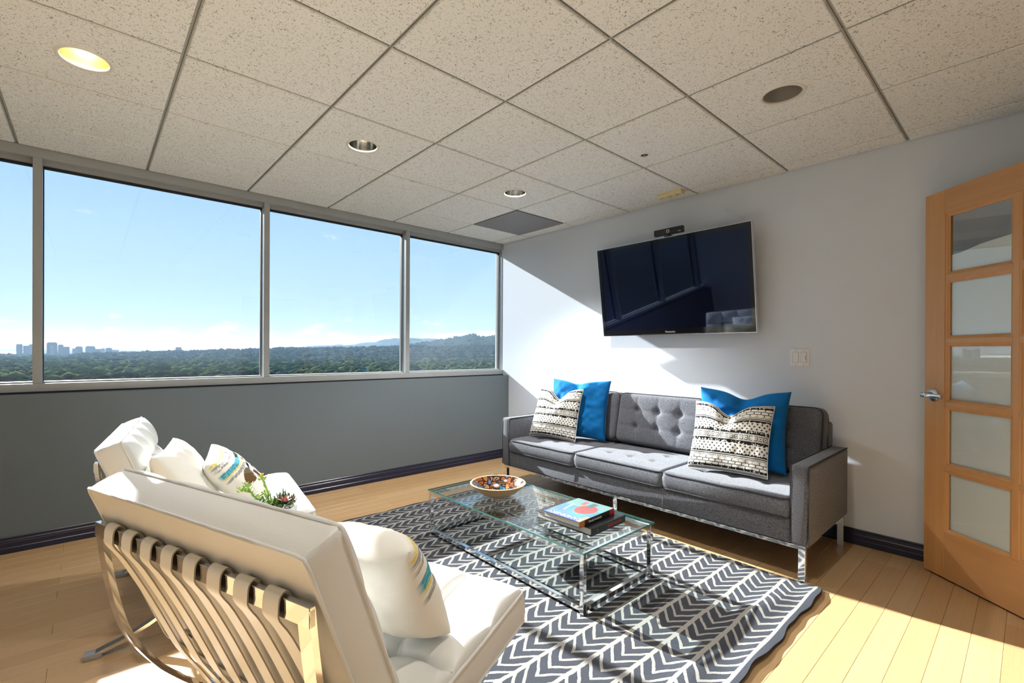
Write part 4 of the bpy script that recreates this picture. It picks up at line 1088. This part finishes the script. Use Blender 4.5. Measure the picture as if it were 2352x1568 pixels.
# skyline
def tower(x0, x1, ytop, D, m_, label, cap=None):
    a = at(x0, ytop, D); b = at(x1, ytop, D); c = (a+b)/2; w_ = (b-a).length; dp = max(20, w_*.7)
    t = empty('tower', (c.x, c.y, GZ), -az_of((x0+x1)/2), label, 'building', 'distant towers on the skyline'); hgt = a.z-GZ
    MB().box(-w_/2, w_/2, -dp/2, dp/2, 0, hgt*.985).build('facade', m_, t)
    if cap: MB().box(-w_*cap/2, w_*cap/2, -dp*cap/2, dp*cap/2, hgt*.985, hgt+w_*.10).build('roof_block', m_, t)
    else: MB().box(-w_*.47, w_*.47, -dp*.47, dp*.47, hgt*.985, hgt).build('roof_block', m_, t)
tower(37, 52, 791, 3300, 'tower_grey', 'slim grey tower at the left end of the skyline', .9)
tower(53, 66, 793.5, 3350, 'tower_grey', 'grey stepped tower second from the left of the skyline')
tower(66, 79, 791.5, 3400, 'tower_grey', 'grey slab tower half hidden by the left mullion', .8)
tower(107, 132, 787.5, 3200, 'tower_grey', 'tallest broad tower with recessed pale centre on the skyline', .85)
tower(115, 124, 794, 3150, 'tower_pale', 'pale vertical bay in front of the tallest tower')
tower(133, 146, 792, 3300, 'tower_brown', 'dark stepped tower right of the tallest one', .8)
tower(146, 160, 796, 3300, 'tower_brown', 'lower dark block leaning against the stepped tower')
tower(166, 173, 800, 3500, 'tower_grey', 'low grey block between the two tower clusters')
tower(173, 190, 796.5, 3400, 'tower_grey', 'squat grey tower with a raised roof block', .75)
tower(196, 219, 796, 3500, 'tower_grey', 'wide grey tower in the middle cluster of the skyline', .8)
tower(219, 232, 801, 3550, 'tower_grey', 'low grey wing beside the wide middle tower')
tower(232, 241, 799.5, 3500, 'tower_pale', 'narrow pale tower right of the middle cluster')
tower(242, 258, 799.5, 3600, 'tower_brown', 'brown grey tower at the right of the middle cluster', .7)
tower(258, 273, 803, 3650, 'tower_grey', 'low flat block right of the brown grey tower')
tower(277, 314, 806, 3700, 'tower_pale', 'long low pale building at the edge of the trees')
tower(403, 417, 798, 3000, 'tower_grey', 'lone tower standing among trees right of the skyline', .9)
tower(395, 403, 804, 3000, 'tower_grey', 'low wing beside the lone tower')

# ------------------------------------------------------------------ haze over the valley
def build_haze():
    m = bpy.data.materials.new('haze'); m.use_nodes = True; t = NT(m.node_tree); t.n.clear()
    out = t.add('ShaderNodeOutputMaterial'); vs = t.add('ShaderNodeVolumeScatter')
    vs.inputs['Color'].default_value = (.50,.72,1,1); vs.inputs['Density'].default_value = 4.2e-5; vs.inputs['Anisotropy'].default_value = .3
    t.link(vs.outputs[0], out.inputs['Volume'])
    MATS['haze'] = m
    o = MB().box(-3500, 9500, 120, 11000, GZ-6, 170).build('haze', 'haze'); struct(o)
build_haze()
